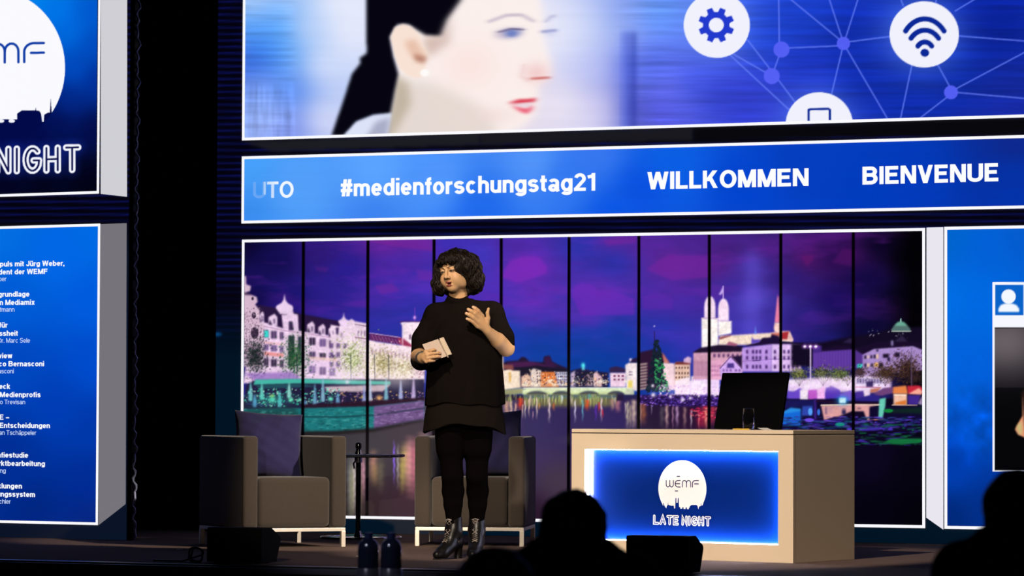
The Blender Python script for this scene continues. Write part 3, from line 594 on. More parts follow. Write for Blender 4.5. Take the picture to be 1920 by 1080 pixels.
    for P, c in (([(90, 690), (90, 610), (150, 620), (215, 580), (240, 600), (220, 690)], (104, 70, 200)), ([(215, 600), (300, 590), (300, 710), (215, 700)], (240, 225, 240)), ([(300, 600), (390, 595), (395, 690), (300, 700)], (190, 86, 200)), ([(390, 600), (470, 560), (475, 690), (390, 690)], (245, 180, 240)), ([(470, 690), (475, 580), (540, 560), (620, 600), (640, 680)], (84, 50, 180)),
                 ([(620, 640), (740, 600), (740, 720), (620, 720)], (120, 84, 200)), ([(780, 620), (860, 610), (860, 700), (780, 700)], (70, 44, 150)), ([(860, 600), (925, 590), (925, 680), (865, 670)], (235, 210, 235)), ([(780, 690), (930, 650), (1020, 640), (1020, 720), (780, 720)], (44, 34, 130)), ([(930, 590), (1040, 575), (1000, 620), (930, 630)], (190, 110, 90)),
                 ([(960, 640), (1060, 580), (1160, 570), (1160, 630), (1040, 660)], (110, 66, 120)), ([(1155, 640), (1160, 570), (1290, 555), (1310, 640)], (230, 130, 70)), ([(1165, 640), (1300, 640), (1300, 755), (1165, 750)], (240, 190, 165)), ([(1180, 730), (1290, 700), (1290, 755), (1180, 755)], (220, 120, 50)), ([(1310, 640), (1300, 560), (1420, 555), (1462, 580), (1462, 640)], (200, 40, 60)), ([(1310, 640), (1420, 580), (1462, 620), (1440, 650)], (245, 170, 150)), ([(1305, 650), (1440, 650), (1410, 750), (1310, 750)], (64, 40, 140)), ([(1410, 740), (1462, 640), (1462, 760)], (150, 130, 170)),
                 ([(885, 520), (955, 510), (955, 570), (885, 570)], (44, 28, 84))):
        r.poly(ZF(P), c, 1, .5)
    r.line(ZF([(1170, 650), (1290, 655)]), 1.4, (255, 240, 220)); r.line(ZF([(1150, 752), (1400, 756)]), 1.5, (255, 215, 190))
    r.poly(ZF([(30, 690), (380, 700), (1020, 720), (1100, 760), (1462, 760), (1462, 1000), (20, 1000)]), (16, 9, 46), 1, 1)
    r.poly(ZF([(60, 740), (90, 700), (370, 705), (360, 760), (60, 790)]), (24, 22, 84), 1, .6); r.poly(ZF([(40, 960), (45, 830), (100, 800), (225, 810), (222, 960)]), (22, 104, 215), 1, .8); r.poly(ZF([(30, 830), (120, 780), (225, 790), (225, 815), (45, 840)]), (40, 140, 225), 1, .8)
    r.poly(ZF([(230, 860), (240, 765), (345, 760), (345, 860)]), (46, 70, 170), 1, .8); r.ell(*ZF([(320, 820)])[0], 4, 7, (90, 170, 255), .9, 1.5); r.ell(*ZF([(405, 825)])[0], 3, 6, (60, 120, 235), .9, 1.5); r.poly(ZF([(355, 900), (360, 690), (380, 690), (385, 900)]), (58, 32, 130), 1, .5)
    r.poly(ZF([(430, 760), (770, 745), (1055, 745), (920, 770), (915, 910), (770, 905), (560, 880), (460, 905)]), (222, 160, 160), 1, .5); r.line(ZF([(430, 755), (770, 748), (1050, 750)]), 2.2, (255, 225, 200)); r.line(ZF([(380, 715), (760, 735), (1000, 738)]), 2.6, (40, 14, 40))
    for x, y, w_, h_, c in ((660, 825, 40, 44, (40, 34, 84)), (660, 792, 36, 9, (40, 24, 50)), (815, 787, 36, 9, (40, 24, 50)), (480, 810, 22, 70, (120, 90, 130)), (520, 800, 60, 60, (205, 150, 160))): r.rect(*ZF([(x-w_/2, y-h_/2)])[0], *ZF([(x+w_/2, y+h_/2)])[0], c, .95, .4)
    r.poly(ZF([(530, 900), (740, 815), (860, 815), (905, 935), (740, 960)]), (18, 9, 40), 1, .6)
    r.glow(*ZF([(648, 706)])[0], 12, 9, (30, 160, 235), .9); r.rect(*ZF([(612, 680)])[0], *ZF([(680, 735)])[0], (200, 245, 255), 1, .6)
    r.poly(ZF([(1010, 880), (1020, 690), (1085, 680), (1080, 760), (1050, 890)]), (110, 215, 190), .95, .7)
    r.poly(ZF([(1085, 800), (1462, 770), (1462, 840), (1100, 830)]), (16, 40, 34), .9, 1.5); r.line(ZF([(905, 905), (1075, 895)]), 1.6, (225, 140, 120))
    for _ in range(330):
        x = rg.uniform(40, 1462); y = rg.uniform(870, 1000); c = [(24, 14, 84), (70, 44, 190), (34, 60, 130), (16, 10, 44), (14, 80, 90), (110, 80, 215)][rg.randint(6)]
        r.ell(*ZF([(x, y)])[0], rg.uniform(2, 11), rg.uniform(.6, 1.6), c, .6, .7)
    for x, y, c in ((310, 905, (120, 80, 240)), (620, 950, (24, 150, 130)), (1110, 810, (20, 140, 60))): r.ell(*ZF([(x, y)])[0], 9, 3.5, c, .9, 1.5)
    r.poly(ZF([(690, 985), (1200, 985), (1180, 1010), (700, 1012)]), (84, 60, 215), .9, 1.2); r.poly(ZF([(1150, 985), (1462, 960), (1462, 1030), (1160, 1020)]), (14, 8, 40), 1, 1)
    for _ in range(140):
        x = rg.uniform(1604, 1730); y = rg.uniform(795, 835); c = [(20, 60, 50), (16, 110, 60), (40, 24, 110), (10, 6, 26), (10, 30, 44), (60, 40, 150)][rg.randint(6)]
        r.ell(x, y, rg.uniform(2, 12), rg.uniform(.6, 1.8), c, .7, .8)
    r.poly([(1655, 830), (1672, 822), (1728, 822), (1726, 830), (1690, 834)], (20, 120, 62), .9, 1)
    # ---- left quay: tall ornate corner house and long facade
    r.poly(ZA([(200, 260), (420, 300), (720, 370), (1200, 460), (1200, 640), (200, 560)]), (40, 22, 62), 1, .5)
    r.poly(ZA([(150, 460), (280, 470), (520, 545), (800, 590), (1200, 650), (1600, 690), (1600, 1200), (40, 1200)]), (238, 208, 236), 1, .6)
    r.poly(ZA([(40, -80), (70, -80), (75, 20), (130, 40), (120, 100), (60, 120), (200, 170), (210, 230), (180, 260), (235, 330), (240, 440), (285, 520), (270, 1000), (40, 1000)]), (214, 182, 205), 1, .6)
    r.poly(ZA([(40, 120), (100, 115), (140, 150), (60, 150)]), (60, 36, 70), .8, .6)
    for x, y, s_ in ((150, 190, 14), (165, 390, 26), (175, 600, 46)): r.ell(*ZA([(x, y)])[0], s_/6.3, s_/4.2, (40, 24, 50), .9, .8)
    def dome(P, cx_, cy_, w_, hs):
        q = [(cx_-w_, cy_), (cx_-w_*.9, cy_-w_*.25), (cx_-w_*.35, cy_-w_*.55), (cx_-w_*.12, cy_-w_*.9), (cx_, cy_-hs), (cx_+w_*.12, cy_-w_*.9), (cx_+w_*.35, cy_-w_*.55), (cx_+w_*.9, cy_-w_*.2), (cx_+w_, cy_+w_*.1), (cx_+w_*.5, cy_+w_*.8), (cx_-w_*.5, cy_+w_*.7)]
        r.poly(P(q), (236, 208, 238), 1, .4)
    r.poly(ZA([(495, 380), (560, 380), (610, 265), (640, 370), (690, 380), (700, 600), (520, 600)]), (232, 202, 232), 1, .6); dome(ZA, 530, 300, 105, 170)
    r.poly(ZA([(580, 460), (625, 460), (640, 570), (580, 570)]), (60, 40, 80), 1, .6)
    for x, y, w_ in ((410, 430, 70), (270, 400, 34), (860, 520, 60), (990, 550, 56), (1105, 570, 50)):
        r.poly(ZA([(x-w_, y+90), (x-w_, y-20), (x, y-60), (x+w_*.5, y-20), (x+w_*.5, y+90)]), (232, 204, 232), 1, .5); r.rect(*ZA([(x-12, y)])[0], *ZA([(x+10, y+60)])[0], (90, 66, 110), .8, .4)
        r.poly(ZA([(x-w_*1.0, y+70), (x-w_*.75, y+10), (x-w_*.35, y+75)]), (40, 22, 62), .9, .4)
    r.line(ZA([(290, 520), (520, 570), (800, 610), (1150, 665)]), 1.1, (165, 120, 160), .9)
    for x0, xs in ((312, 1), (405, 1.25), (495, .8), (860, 1.35), (985, 1.35), (1100, 1.25)):
        ofs = (x0-312)*.12 if x0 < 600 else 90+(x0-860)*.13
        for j, (y, h_) in enumerate(((610, 90), (770, 76), (945, 90))):
            c = [(74, 52, 96), (110, 84, 140), (46, 32, 62)][(j+int(x0)) % 3]
            r.rect(*ZA([(x0-28*xs, y+ofs-h_/2)])[0], *ZA([(x0+28*xs, y+ofs+h_/2)])[0], c, .92, .4)
            r.line(ZA([(x0, y+ofs-h_/2), (x0, y+ofs+h_/2)]), .7, (200, 170, 210), .7)
    r.rect(*ZA([(290, 570)])[0], *ZA([(340, 650)])[0], (60, 215, 205), 1, .4); r.poly(ZA([(285, 820), (520, 845), (520, 885), (285, 865)]), (238, 150, 150), 1, .6); r.poly(ZA([(285, 700), (520, 720), (520, 745), (285, 725)]), (235, 180, 190), .9, .5); r.poly(ZA([(820, 880), (1160, 900), (1160, 940), (820, 915)]), (245, 205, 200), .9, .5)
    r.rect(*ZA([(575, 630)])[0], *ZA([(650, 1000)])[0], (22, 44, 40), .9, .8); r.rect(*ZA([(690, 640)])[0], *ZA([(735, 900)])[0], (30, 40, 56), .9, .8)
    for x in (265, 550, 665, 800): r.line(ZA([(x, 600 if x > 300 else 560), (x, 1000)]), 3.2, (232, 206, 226), .9)
    for _ in range(220): r.ell(*ZA([(rg.uniform(50, 270), rg.uniform(300, 900))])[0], .8, 1.1, [(90, 62, 88), (240, 215, 225), (60, 40, 60)][rg.randint(3)], .7, .6)
    r.poly(ZB([(0, 300), (110, 320), (150, 300), (250, 240), (290, 270), (430, 295), (430, 620), (0, 620)]), (240, 214, 234), 1, .6); dome(ZB, 155, 280, 70, 120)
    r.poly(ZB([(0, 265), (90, 270), (110, 330), (0, 310)]), (42, 22, 66), 1, .5); r.line(ZB([(290, 305), (430, 330)]), 1.2, (110, 70, 110)); r.line(ZB([(290, 460), (430, 480)]), 1.4, (120, 66, 100))
    for x in (332, 368, 405): r.rect(*ZB([(x-7, 380)])[0], *ZB([(x+7, 445)])[0], (96, 66, 110), .9, .3)
    for x, y in ((30, 390), (130, 420)): r.poly(ZB([(x-30, y+40), (x-26, y-40), (x, y-60), (x+22, y-30), (x+22, y+50)]), (238, 212, 236), 1, .5); r.rect(*ZB([(x-8, y-10)])[0], *ZB([(x+6, y+40)])[0], (110, 80, 120), .8, .3)
    r.poly(ZB([(65, 420), (60, 345), (100, 340), (90, 435)]), (54, 34, 80), .9, .5)
    r.poly(ZB([(460, 410), (830, 460), (870, 470), (1000, 575), (800, 545), (460, 495)]), (98, 40, 98), 1, .4); r.poly(ZB([(800, 470), (870, 475), (1000, 575), (820, 545)]), (172, 50, 84), .9, .4)
    for i in range(12): r.line(ZB([(490+i*40, 430+i*8), (520+i*40, 490+i*7)]), .9, (190, 130, 190), .7)
    r.line(ZB([(462, 410), (830, 462)]), 1.0, (230, 200, 230)); r.poly(ZB([(830, 280), (1120, 275), (1120, 1000), (860, 1000), (850, 320)]), (252, 230, 242), 1, .4); r.poly(ZB([(860, 470), (1000, 578), (860, 600)]), (160, 52, 90), 1, .4)
    r.line(ZB([(830, 280), (880, 270), (1070, 272)]), 1.6, (80, 24, 84)); r.rect(*ZB([(938, 425)])[0], *ZB([(958, 485)])[0], (80, 50, 80), .95, .4); r.line(ZB([(1003, 110), (1003, 260)]), 1.2, (130, 60, 190)); r.glow(*ZB([(1000, 225)])[0], 3, 3.4, (240, 170, 245), .95)
    r.poly(ZB([(455, 500), (800, 550), (1000, 580), (1060, 640), (1100, 1000), (455, 1000)]), (252, 228, 238), 1, .5)
    for i in range(11): r.rect(*ZB([(496+i*46-6, 595+i*7)])[0], *ZB([(496+i*46+6, 660+i*7)])[0], (130, 84, 112), .9, .4)
    for i in range(10): r.rect(*ZB([(500+i*52-8, 735+i*6)])[0], *ZB([(500+i*52+8, 800+i*6)])[0], (120, 80, 92), .75, .5)
    for i in range(3):
        for j in range(3): r.rect(*ZB([(10+i*80-22, 560+j*110-30)])[0], *ZB([(10+i*80+22, 560+j*110+30)])[0], (92, 66, 122), .85, .4)
    # trees on the promenade
    Z2P = lambda x, y: (440+x/2.842, 440+y/2.842)
    for cx_, cy_, rw, rh, n_, pal in ((110, 650, 70, 110, 520, [(22, 34, 36), (14, 20, 28), (40, 54, 48), (90, 70, 90), (30, 44, 40)]), (325, 660, 80, 110, 420, [(20, 70, 44), (34, 100, 56), (14, 44, 34), (70, 120, 70), (110, 110, 90)]), (630, 660, 90, 110, 620, [(235, 240, 205), (190, 200, 130), (130, 150, 70), (255, 255, 240), (110, 110, 70), (220, 215, 180)]),
                                      (790, 690, 80, 80, 420, [(220, 210, 160), (150, 140, 90), (240, 235, 200), (120, 110, 66), (190, 170, 120)]), (900, 710, 80, 70, 380, [(240, 235, 205), (200, 190, 140), (255, 250, 235), (150, 130, 90), (225, 205, 180)]), (985, 700, 40, 80, 90, [(220, 160, 190), (250, 225, 235), (130, 84, 100)])):
        for sc_, al_ in ((.8, .35), (.5, .4)): r.glow(*(ZF([(cx_, cy_)])[0] if cx_ > 0 and n_ in FN else (440+cx_/2.842, 440+cy_/2.842)), rw*sc_/(5.4 if n_ in FN else 2.842), rh*sc_/(5.4 if n_ in FN else 2.842), tuple(np.mean(pal, 0)), al_)
        for _ in range(n_*2):
            a = rg.uniform(0, 2*math.pi); q = abs(rg.normal(0, .62)); c = pal[rg.randint(len(pal))]
            r.ell(*Z2P(cx_+rw*q*math.cos(a), cy_+rh*q*math.sin(a)), rg.uniform(.6, 1.8), rg.uniform(.6, 1.8), c, .62, .9)
    for x in (330, 618, 745, 820): r.line([Z2P(x, 640), Z2P(x+4, 900)], 1.4, (40, 40, 60), .8)
    # promenade terrace
    r.poly([Z2P(60, 800), Z2P(120, 770), Z2P(1010, 770), Z2P(1010, 920), Z2P(48, 930)], (34, 30, 62), 1, 1)
    r.poly([Z2P(48, 740), Z2P(300, 730), Z2P(360, 770), Z2P(110, 780)], (150, 110, 190), .8, 1.5); r.poly([Z2P(110, 772), Z2P(360, 768), Z2P(830, 782), Z2P(830, 800), Z2P(360, 792), Z2P(100, 800)], (70, 190, 170), .95, .8)
    r.poly([Z2P(480, 810), Z2P(830, 800), Z2P(790, 835), Z2P(490, 838)], (205, 180, 190), .95, .8); r.poly([Z2P(110, 800), Z2P(360, 795), Z2P(440, 810), Z2P(130, 822)], (36, 84, 96), .9, .8)
    for _ in range(420):
        x = rg.uniform(50, 560); y = rg.uniform(820, 915); c = [(40, 190, 150), (90, 240, 200), (20, 70, 70), (30, 24, 54), (200, 250, 220), (60, 60, 130)][rg.randint(6)]
        r.ell(*Z2P(x, y), rg.uniform(.7, 2.2), rg.uniform(.6, 1.8), c, .65, .6)
    for _ in range(240):
        x = rg.uniform(560, 1010); y = rg.uniform(835, 900); c = [(40, 26, 50), (90, 60, 130), (190, 140, 170), (60, 40, 60), (230, 180, 120)][rg.randint(5)]
        r.ell(*Z2P(x, y), rg.uniform(.7, 2.2), rg.uniform(.6, 1.8), c, .65, .6)
    for x, y, s_, c in ((200, 860, 4, (190, 230, 90)), (300, 880, 5, (120, 255, 200)), (510, 875, 5, (130, 255, 210)), (600, 785, 4, (235, 235, 255)), (770, 870, 6, (255, 190, 110)), (715, 880, 5, (250, 170, 110)), (200, 880, 7, (100, 230, 190)), (680, 865, 3, (240, 200, 60)), (350, 880, 4, (150, 255, 220))): r.glow(*Z2P(x, y), s_, s_*.9, c, .85)
    for x, y0, y1, c in ((85, 785, 885, (120, 200, 205)), (145, 790, 880, (110, 215, 200)), (290, 790, 870, (150, 225, 210)), (427, 795, 915, (110, 170, 200)), (470, 765, 890, (140, 190, 215)), (550, 840, 920, (110, 160, 205)), (690, 800, 910, (150, 160, 215)), (722, 760, 900, (190, 200, 230)), (807, 765, 895, (130, 190, 210)), (885, 775, 885, (180, 190, 235)), (953, 760, 880, (205, 180, 230)), (107, 850, 920, (90, 150, 200)), (240, 830, 920, (90, 190, 195)), (372, 880, 920, (100, 150, 200))):
        r.poly([Z2P(x-2, y0), Z2P(x+2, y0), Z2P(x+11, y1-25), Z2P(x+9, y1), Z2P(x-9, y1), Z2P(x-11, y1-25)], c, .9, .5)
    r.poly([Z2P(360, 905), Z2P(560, 895), Z2P(1010, 868), Z2P(1010, 895), Z2P(740, 918), Z2P(360, 925)], (44, 22, 40), .95, 1)
    # quay wall, teal on the left and violet on the right
    q = [Z2P(48, 930), Z2P(360, 925), Z2P(740, 915), Z2P(1010, 885), Z2P(1010, 985), Z2P(745, 1035), Z2P(540, 1050), Z2P(48, 1060)]
    r.poly(q, (30, 118, 122), 1, .6); r.poly([Z2P(742, 915), Z2P(1010, 885), Z2P(1010, 985), Z2P(742, 1035)], (112, 84, 136), 1, .6); r.poly([Z2P(48, 930), Z2P(330, 925), Z2P(360, 1060), Z2P(48, 1060)], (30, 62, 64), .85, 6)
    r.line([Z2P(48, 968), Z2P(540, 972), Z2P(742, 962), Z2P(1010, 925)], 3, (20, 40, 52), .55, 2)
    for _ in range(420):
        x = rg.uniform(48, 1010); y = rg.uniform(930, 1045)-max(0, (x-740)*.2); d = rg.rand() < .5
        c = ((20, 70, 74) if d else (80, 170, 165)) if x < 742 else ((70, 50, 88) if d else (160, 130, 185))
        r.ell(*Z2P(x, y), rg.uniform(1.5, 6), rg.uniform(.6, 1.6), c, .38, .8)
    r.poly([Z2P(48, 1050), Z2P(540, 1045), Z2P(745, 1030), Z2P(1010, 980), Z2P(1010, 992), Z2P(745, 1050), Z2P(540, 1066), Z2P(48, 1075)], (30, 24, 26), .85, 1.5)
    # reflections in front of the quay
    for x, y0, y1, wd, c, a in ((657, 850, 968, 9, (150, 150, 150), .5), (664, 858, 950, 6, (240, 220, 225), .6), (660, 870, 960, 8, (140, 140, 100), .5), (681, 852, 925, 8, (215, 150, 170), .6), (674, 880, 960, 8, (120, 110, 80), .5), (700, 845, 890, 12, (205, 140, 120), .55), (703, 870, 900, 12, (150, 120, 80), .5), (739, 828, 892, 3, (140, 100, 235), .9), (746, 835, 900, 4, (200, 190, 200), .5),
                                 (760, 830, 900, 14, (215, 180, 110), .6), (768, 818, 915, 12, (225, 150, 150), .7), (776, 820, 918, 8, (200, 110, 130), .7), (754, 850, 912, 8, (190, 170, 90), .5), (790, 812, 880, 12, (235, 170, 150), .6), (800, 815, 860, 10, (220, 180, 190), .6), (714, 860, 910, 10, (110, 100, 80), .5)):
        streak(x, y0-6, y1+12, wd*1.25, c, min(1, a*1.35), .3)
    n = vnoise((r.h, r.w), 3.2, 3.2, 21, 2)-.5; n3 = vnoise((r.h, r.w), 14, 9, 23, 2)-.5
    bm = np.clip((r.Y-560)/40, 0, 1)*np.clip((800-r.Y)/30, 0, 1); lum = np.clip((r.img.mean(2)-120)/90, 0, 1)
    r.img *= (1+bm*lum*(.20*n+.15*n3))[..., None]
    for x, y, rx, ry, c, a in ((650, 705, 34, 16, (255, 240, 250), .5), (745, 712, 40, 18, (255, 238, 232), .45), (600, 690, 26, 16, (235, 200, 245), .35), (690, 690, 20, 30, (255, 245, 225), .35), (1560, 722, 60, 12, (255, 225, 255), .4), (1290, 728, 50, 12, (255, 230, 255), .45), (1010, 725, 60, 8, (255, 225, 190), .3), (505, 750, 40, 12, (60, 225, 190), .3)):
        r.glow(x, y, rx, ry, c, a)
    # dark joints between the tall panes of the picture
    for x in (569, 690, 814, 940, 1067, 1198, 1330, 1464, 1600):
        l = -.0045+.0045*(x-455)/1280
        r.line([(x, 430), (x+l*(560), 992)], 5.8, (3, 1, 6), 1, .9)
    return r

def paint_portrait():
    r = Ras(440, -140, 2330, 275, 1.0); rg = np.random.RandomState(11)
    P = lambda pts: [(440+x/2.454, y/2.454) for x, y in pts]
    Q = lambda pts: [(1180+x/2.454, y/2.454) for x, y in pts]
    ctrl = [(470, 15, (225, 230, 250)), (470, 40, (30, 130, 240)), (520, 60, (60, 150, 245)), (500, 100, (30, 110, 235)), (470, 120, (20, 60, 190)), (540, 90, (90, 170, 250)), (480, 160, (150, 175, 245)), (545, 170, (60, 120, 235)), (500, 220, (170, 190, 245)), (545, 240, (110, 130, 230)),
            (570, 60, (226, 230, 250)), (600, 120, (240, 238, 252)), (600, 220, (238, 236, 250)), (650, 60, (238, 238, 252)), (640, 0, (240, 240, 252)), (500, -60, (230, 235, 252)), (900, -80, (250, 245, 248)),
            (900, 100, (252, 240, 236)), (960, 180, (250, 235, 232)), (1000, 60, (252, 244, 246)), (1060, 60, (236, 238, 252)), (1100, 60, (215, 224, 250)), (1120, 120, (200, 206, 248)), (1060, 200, (245, 236, 244)), (1130, 200, (226, 220, 248)), (1100, 230, (228, 222, 246)), (1150, 60, (190, 205, 248)),
            (1170, 40, (120, 150, 240)), (1180, 120, (70, 90, 215)), (1185, 200, (40, 50, 170)), (1230, 30, (90, 150, 250)), (1220, 120, (70, 100, 235)), (1250, 160, (110, 120, 245)), (1240, 200, (80, 80, 225)), (1300, 150, (60, 80, 225)), (1350, 170, (48, 62, 205)), (1400, 200, (50, 62, 210)), (1430, 60, (30, 66, 205)),
            (1500, 30, (24, 62, 200)), (1520, 130, (26, 50, 190)), (1600, 60, (14, 44, 175)), (1600, 150, (12, 40, 165)), (1700, 180, (14, 44, 170)), (1850, 60, (8, 32, 150)), (1880, 160, (20, 44, 165)), (1800, 120, (12, 44, 170)), (1500, 210, (40, 56, 200)), (1900, 200, (24, 40, 160)), (2200, 100, (8, 26, 130)), (1700, -100, (20, 60, 190)), (1350, -80, (60, 110, 240))]
    r.img = r.field(ctrl, 3.6, 1.0, 2600.0)
    n = vnoise(r.img.shape[:2], 160, 7, 4, 3)-.5; wm = np.clip((r.X-1150)/60, 0, 1)*.34+np.clip((560-r.X)/20, 0, 1)*.30+.03
    r.img *= (1+wm*n)[..., None]
    n = vnoise(r.img.shape[:2], 10, 90, 8, 3)-.5; r.img *= (1+(np.clip((560-r.X)/10, 0, 1)*np.clip((r.Y-150)/20, 0, 1)*.35*n))[..., None]
    for x, c in ((1176, (50, 70, 190)), (1188, (24, 40, 150)), (1168, (100, 120, 230))): r.rect(x-5, 60, x+5, 300, c, .5, 5)
    base = r.img.copy()
    sk = (252, 240, 236)
    r.poly(P([(700, 640), (730, 480), (745, 300), (720, 170), (770, 110), (900, 150), (1000, 20), (1030, -340), (1420, -340), (1400, -40), (1420, 80), (1420, 180), (1455, 280), (1460, 350), (1400, 390), (1400, 440), (1395, 480), (1380, 530), (1330, 580), (1200, 640)]), sk, .95, 6)
    r.poly(P([(735, 500), (760, 380), (860, 370), (960, 400), (1100, 470), (1200, 560), (1200, 650), (690, 650)]), (222, 210, 202), .75, 12)
    r.poly(P([(735, 340), (800, 380), (810, 480), (720, 640), (690, 640)]), (178, 164, 140), .7, 8)
    r.poly(P([(860, 180), (960, 150), (1000, 60), (990, 200), (900, 260)]), (190, 160, 150), .6, 8)
    r.glow(*P([(1080, 300)])[0], 60, 50, (250, 218, 214), .5); r.glow(*P([(1180, 530)])[0], 60, 20, (240, 215, 212), .5)
    # hair and pony tail
    r.poly(P([(607, -340), (605, 60), (608, 245), (575, 268), (580, 290), (540, 340), (505, 450), (445, 626), (500, 626), (560, 560), (640, 530), (715, 525), (735, 420), (752, 340), (730, 260), (714, 170), (750, 112), (800, 114), (880, 162), (945, 165), (975, 90), (1040, 0), (1060, -340)]), (5, 4, 16), 1, 2.6)
    r.poly(P([(488, 640), (560, 562), (640, 530), (722, 520), (700, 640)]), (222, 228, 248), .95, 2.5); r.poly(P([(600, 640), (650, 560), (715, 540), (700, 640)]), (130, 130, 160), .55, 5)
    # ear with a stud
    r.poly(P([(716, 170), (735, 125), (775, 110), (810, 120), (850, 160), (890, 250), (880, 290), (868, 350), (840, 362), (790, 345), (755, 310), (735, 260)]), (248, 226, 212), 1, 2)
    r.poly(P([(780, 190), (830, 180), (870, 240), (880, 280), (840, 285), (800, 240)]), (226, 176, 152), .65, 5); r.poly(P([(820, 250), (885, 262), (872, 292), (835, 280)]), (150, 84, 66), .6, 4)
    r.ell(*P([(874, 335)])[0], 8, 7, (255, 252, 250), 1, 3); r.poly(P([(880, 180), (940, 170), (900, 260), (890, 240)]), (214, 186, 172), .6, 6)
    # brows, eyes, nose, mouth
    r.line(P([(1170, 100), (1250, 70), (1320, 68), (1375, 98)]), 5, (176, 160, 184), .7, 5); r.line(P([(1430, 100), (1455, 78), (1470, 72)]), 4, (150, 150, 196), .7, 4)
    r.poly(P([(1190, 150), (1260, 132), (1330, 132), (1320, 160), (1260, 178), (1200, 172)]), (190, 176, 200), .8, 5); r.poly(P([(1240, 140), (1325, 136), (1300, 168), (1240, 170)]), (110, 128, 196), .75, 4); r.line(P([(1215, 148), (1270, 132), (1328, 136)]), 3, (70, 60, 110), .8, 3); r.ell(*P([(1275, 153)])[0], 8, 7, (84, 110, 190), .6, 3)
    r.line(P([(1418, 146), (1475, 140)]), 5, (100, 110, 176), .8, 4); r.glow(*P([(1450, 150)])[0], 12, 8, (200, 200, 235), .7)
    r.glow(*P([(1390, 335)])[0], 26, 22, (240, 196, 196), .75); r.line(P([(1368, 362), (1445, 357)]), 4, (196, 84, 80), .85, 4); r.line(P([(1330, 300), (1320, 350), (1350, 372)]), 4, (226, 180, 180), .6, 6)
    r.poly(P([(1255, 476), (1310, 456), (1350, 456), (1388, 450), (1378, 470), (1300, 478)]), (214, 44, 66), .95, 2); r.poly(P([(1270, 482), (1310, 512), (1345, 526), (1368, 505), (1375, 480), (1340, 500)]), (236, 92, 116), .95, 2.5); r.poly(P([(1275, 480), (1376, 472), (1345, 498)]), (232, 214, 226), .95, 1.5)
    # the picture is streaked sideways
    sl = (slice(None), slice(0, 720)); b = blur1(blur1(r.img[sl], 7, 1), 5, 1); wq = np.clip((r.X[sl]-760)/80, 0, .8)[..., None]
    sharp = np.clip(1-np.hypot((r.X[sl]-765)/60, (r.Y[sl]-95)/70), 0, 1)[..., None]; r.img[sl] = r.img[sl]*(1-wq*(1-sharp))+b*wq*(1-sharp)
    # network of lines, nodes and badges
    L = (104, 128, 250)
    for a, b_ in (((683, -330), (690, 195)), ((705, 222), (985, 210)), ((600, -120), (965, 180)), ((830, -280), (978, 175)), ((1140, -280), (995, 175)), ((1010, 192), (1200, 168)), ((980, 225), (930, 435)), ((1000, 225), (1190, 550)), ((690, 255), (665, 325)), ((480, 250), (630, 335)), ((545, 185), (645, 315)), ((680, 360), (770, 480)), ((460, 250), (735, 505)), ((1300, 300), (1248, 545)), ((1420, 300), (1475, 400)), ((1500, 410), (1830, 235)), ((1500, 425), (1900, 460)), ((1465, 445), (1335, 545)), ((1510, 165), (1900, 195)), ((1500, 50), (1700, -70)), ((1260, 25), (1150, -260)), ((1410, 20), (1440, -300))):
        r.line(Q([a, b_]), 2.6, L, .75, 1.4)
    for x, y, q in ((700, 228, 15), (985, 200, 12.5), (655, 350, 15), (1480, 425, 13)): r.ell(*Q([(x, y)])[0], q, q, (86, 96, 246), .95, 1.6)
    W_ = (240, 241, 252)
    for cx, cy, rx, ry in ((1344, 47, 62, 61.5), (1733, 64.5, 65, 62), (1536, 234, 63, 61)):
        r.glow(cx-4, cy, rx*1.12, ry*1.12, (110, 150, 255), .75); r.ell(cx, cy, rx, ry, W_, 1, 1.2)
    B1, B2 = (34, 58, 205), (10, 40, 150)
    cx, cy = 1343, 47
    g = []
    for k in range(8):
        a0 = math.radians(k*45+22.5*0-90+22)
        for da, rr in ((-15, 25), (-9, 34), (9, 34), (15, 25)): g.append((cx+rr*math.cos(a0+math.radians(da)), cy+rr*.98*math.sin(a0+math.radians(da))))
    r.poly(g, B1, 1); r.ell(cx, cy, 14, 13.5, W_, 1, 1)
    wx, wy = 1734, 99
    for rad in (20, 40, 60):
        r.line([(wx+rad*.98*math.cos(t)*(.8 if rad > 50 else .86), wy-rad*1.06*math.sin(t)+(0 if rad > 30 else 1)) for t in np.linspace(math.radians(40), math.radians(140), 14)], 9.5, B2, 1, 1.2)
    r.ell(wx, wy, 8, 7.5, B2, 1, 1)
    r.line([(1516, 240), (1516, 206), (1520, 205), (1553, 204), (1556, 206), (1556, 240)], 4.2, B2, 1, 1)
    return r

def paint_ticker():
    r = Ras(440, 240, 2330, 430, 1.0)
    ctrl = [(460, 300, (70, 160, 250)), (460, 410, (58, 140, 238)), (700, 320, (92, 165, 255)), (560, 350, (84, 160, 250)), (820, 330, (80, 150, 252)), (700, 400, (60, 130, 240)), (900, 390, (30, 105, 235)), (1000, 300, (84, 150, 250)), (1060, 330, (50, 120, 240)), (1150, 400, (10, 86, 228)), (1120, 290, (56, 120, 240)), (1200, 350, (8, 80, 222)),
            (1250, 300, (10, 95, 228)), (1400, 350, (2, 68, 205)), (1500, 310, (4, 62, 190)), (1700, 340, (2, 58, 186)), (1900, 330, (4, 50, 165)), (1900, 270, (14, 40, 140)), (1900, 380, (2, 50, 170)), (1640, 380, (0, 60, 190)), (2200, 340, (2, 44, 150))]
    r.img = r.field(ctrl, 3.0); r.img *= (.985+.03*vnoise(r.img.shape[:2], 120, 6, 2, 2))[..., None]
    return r

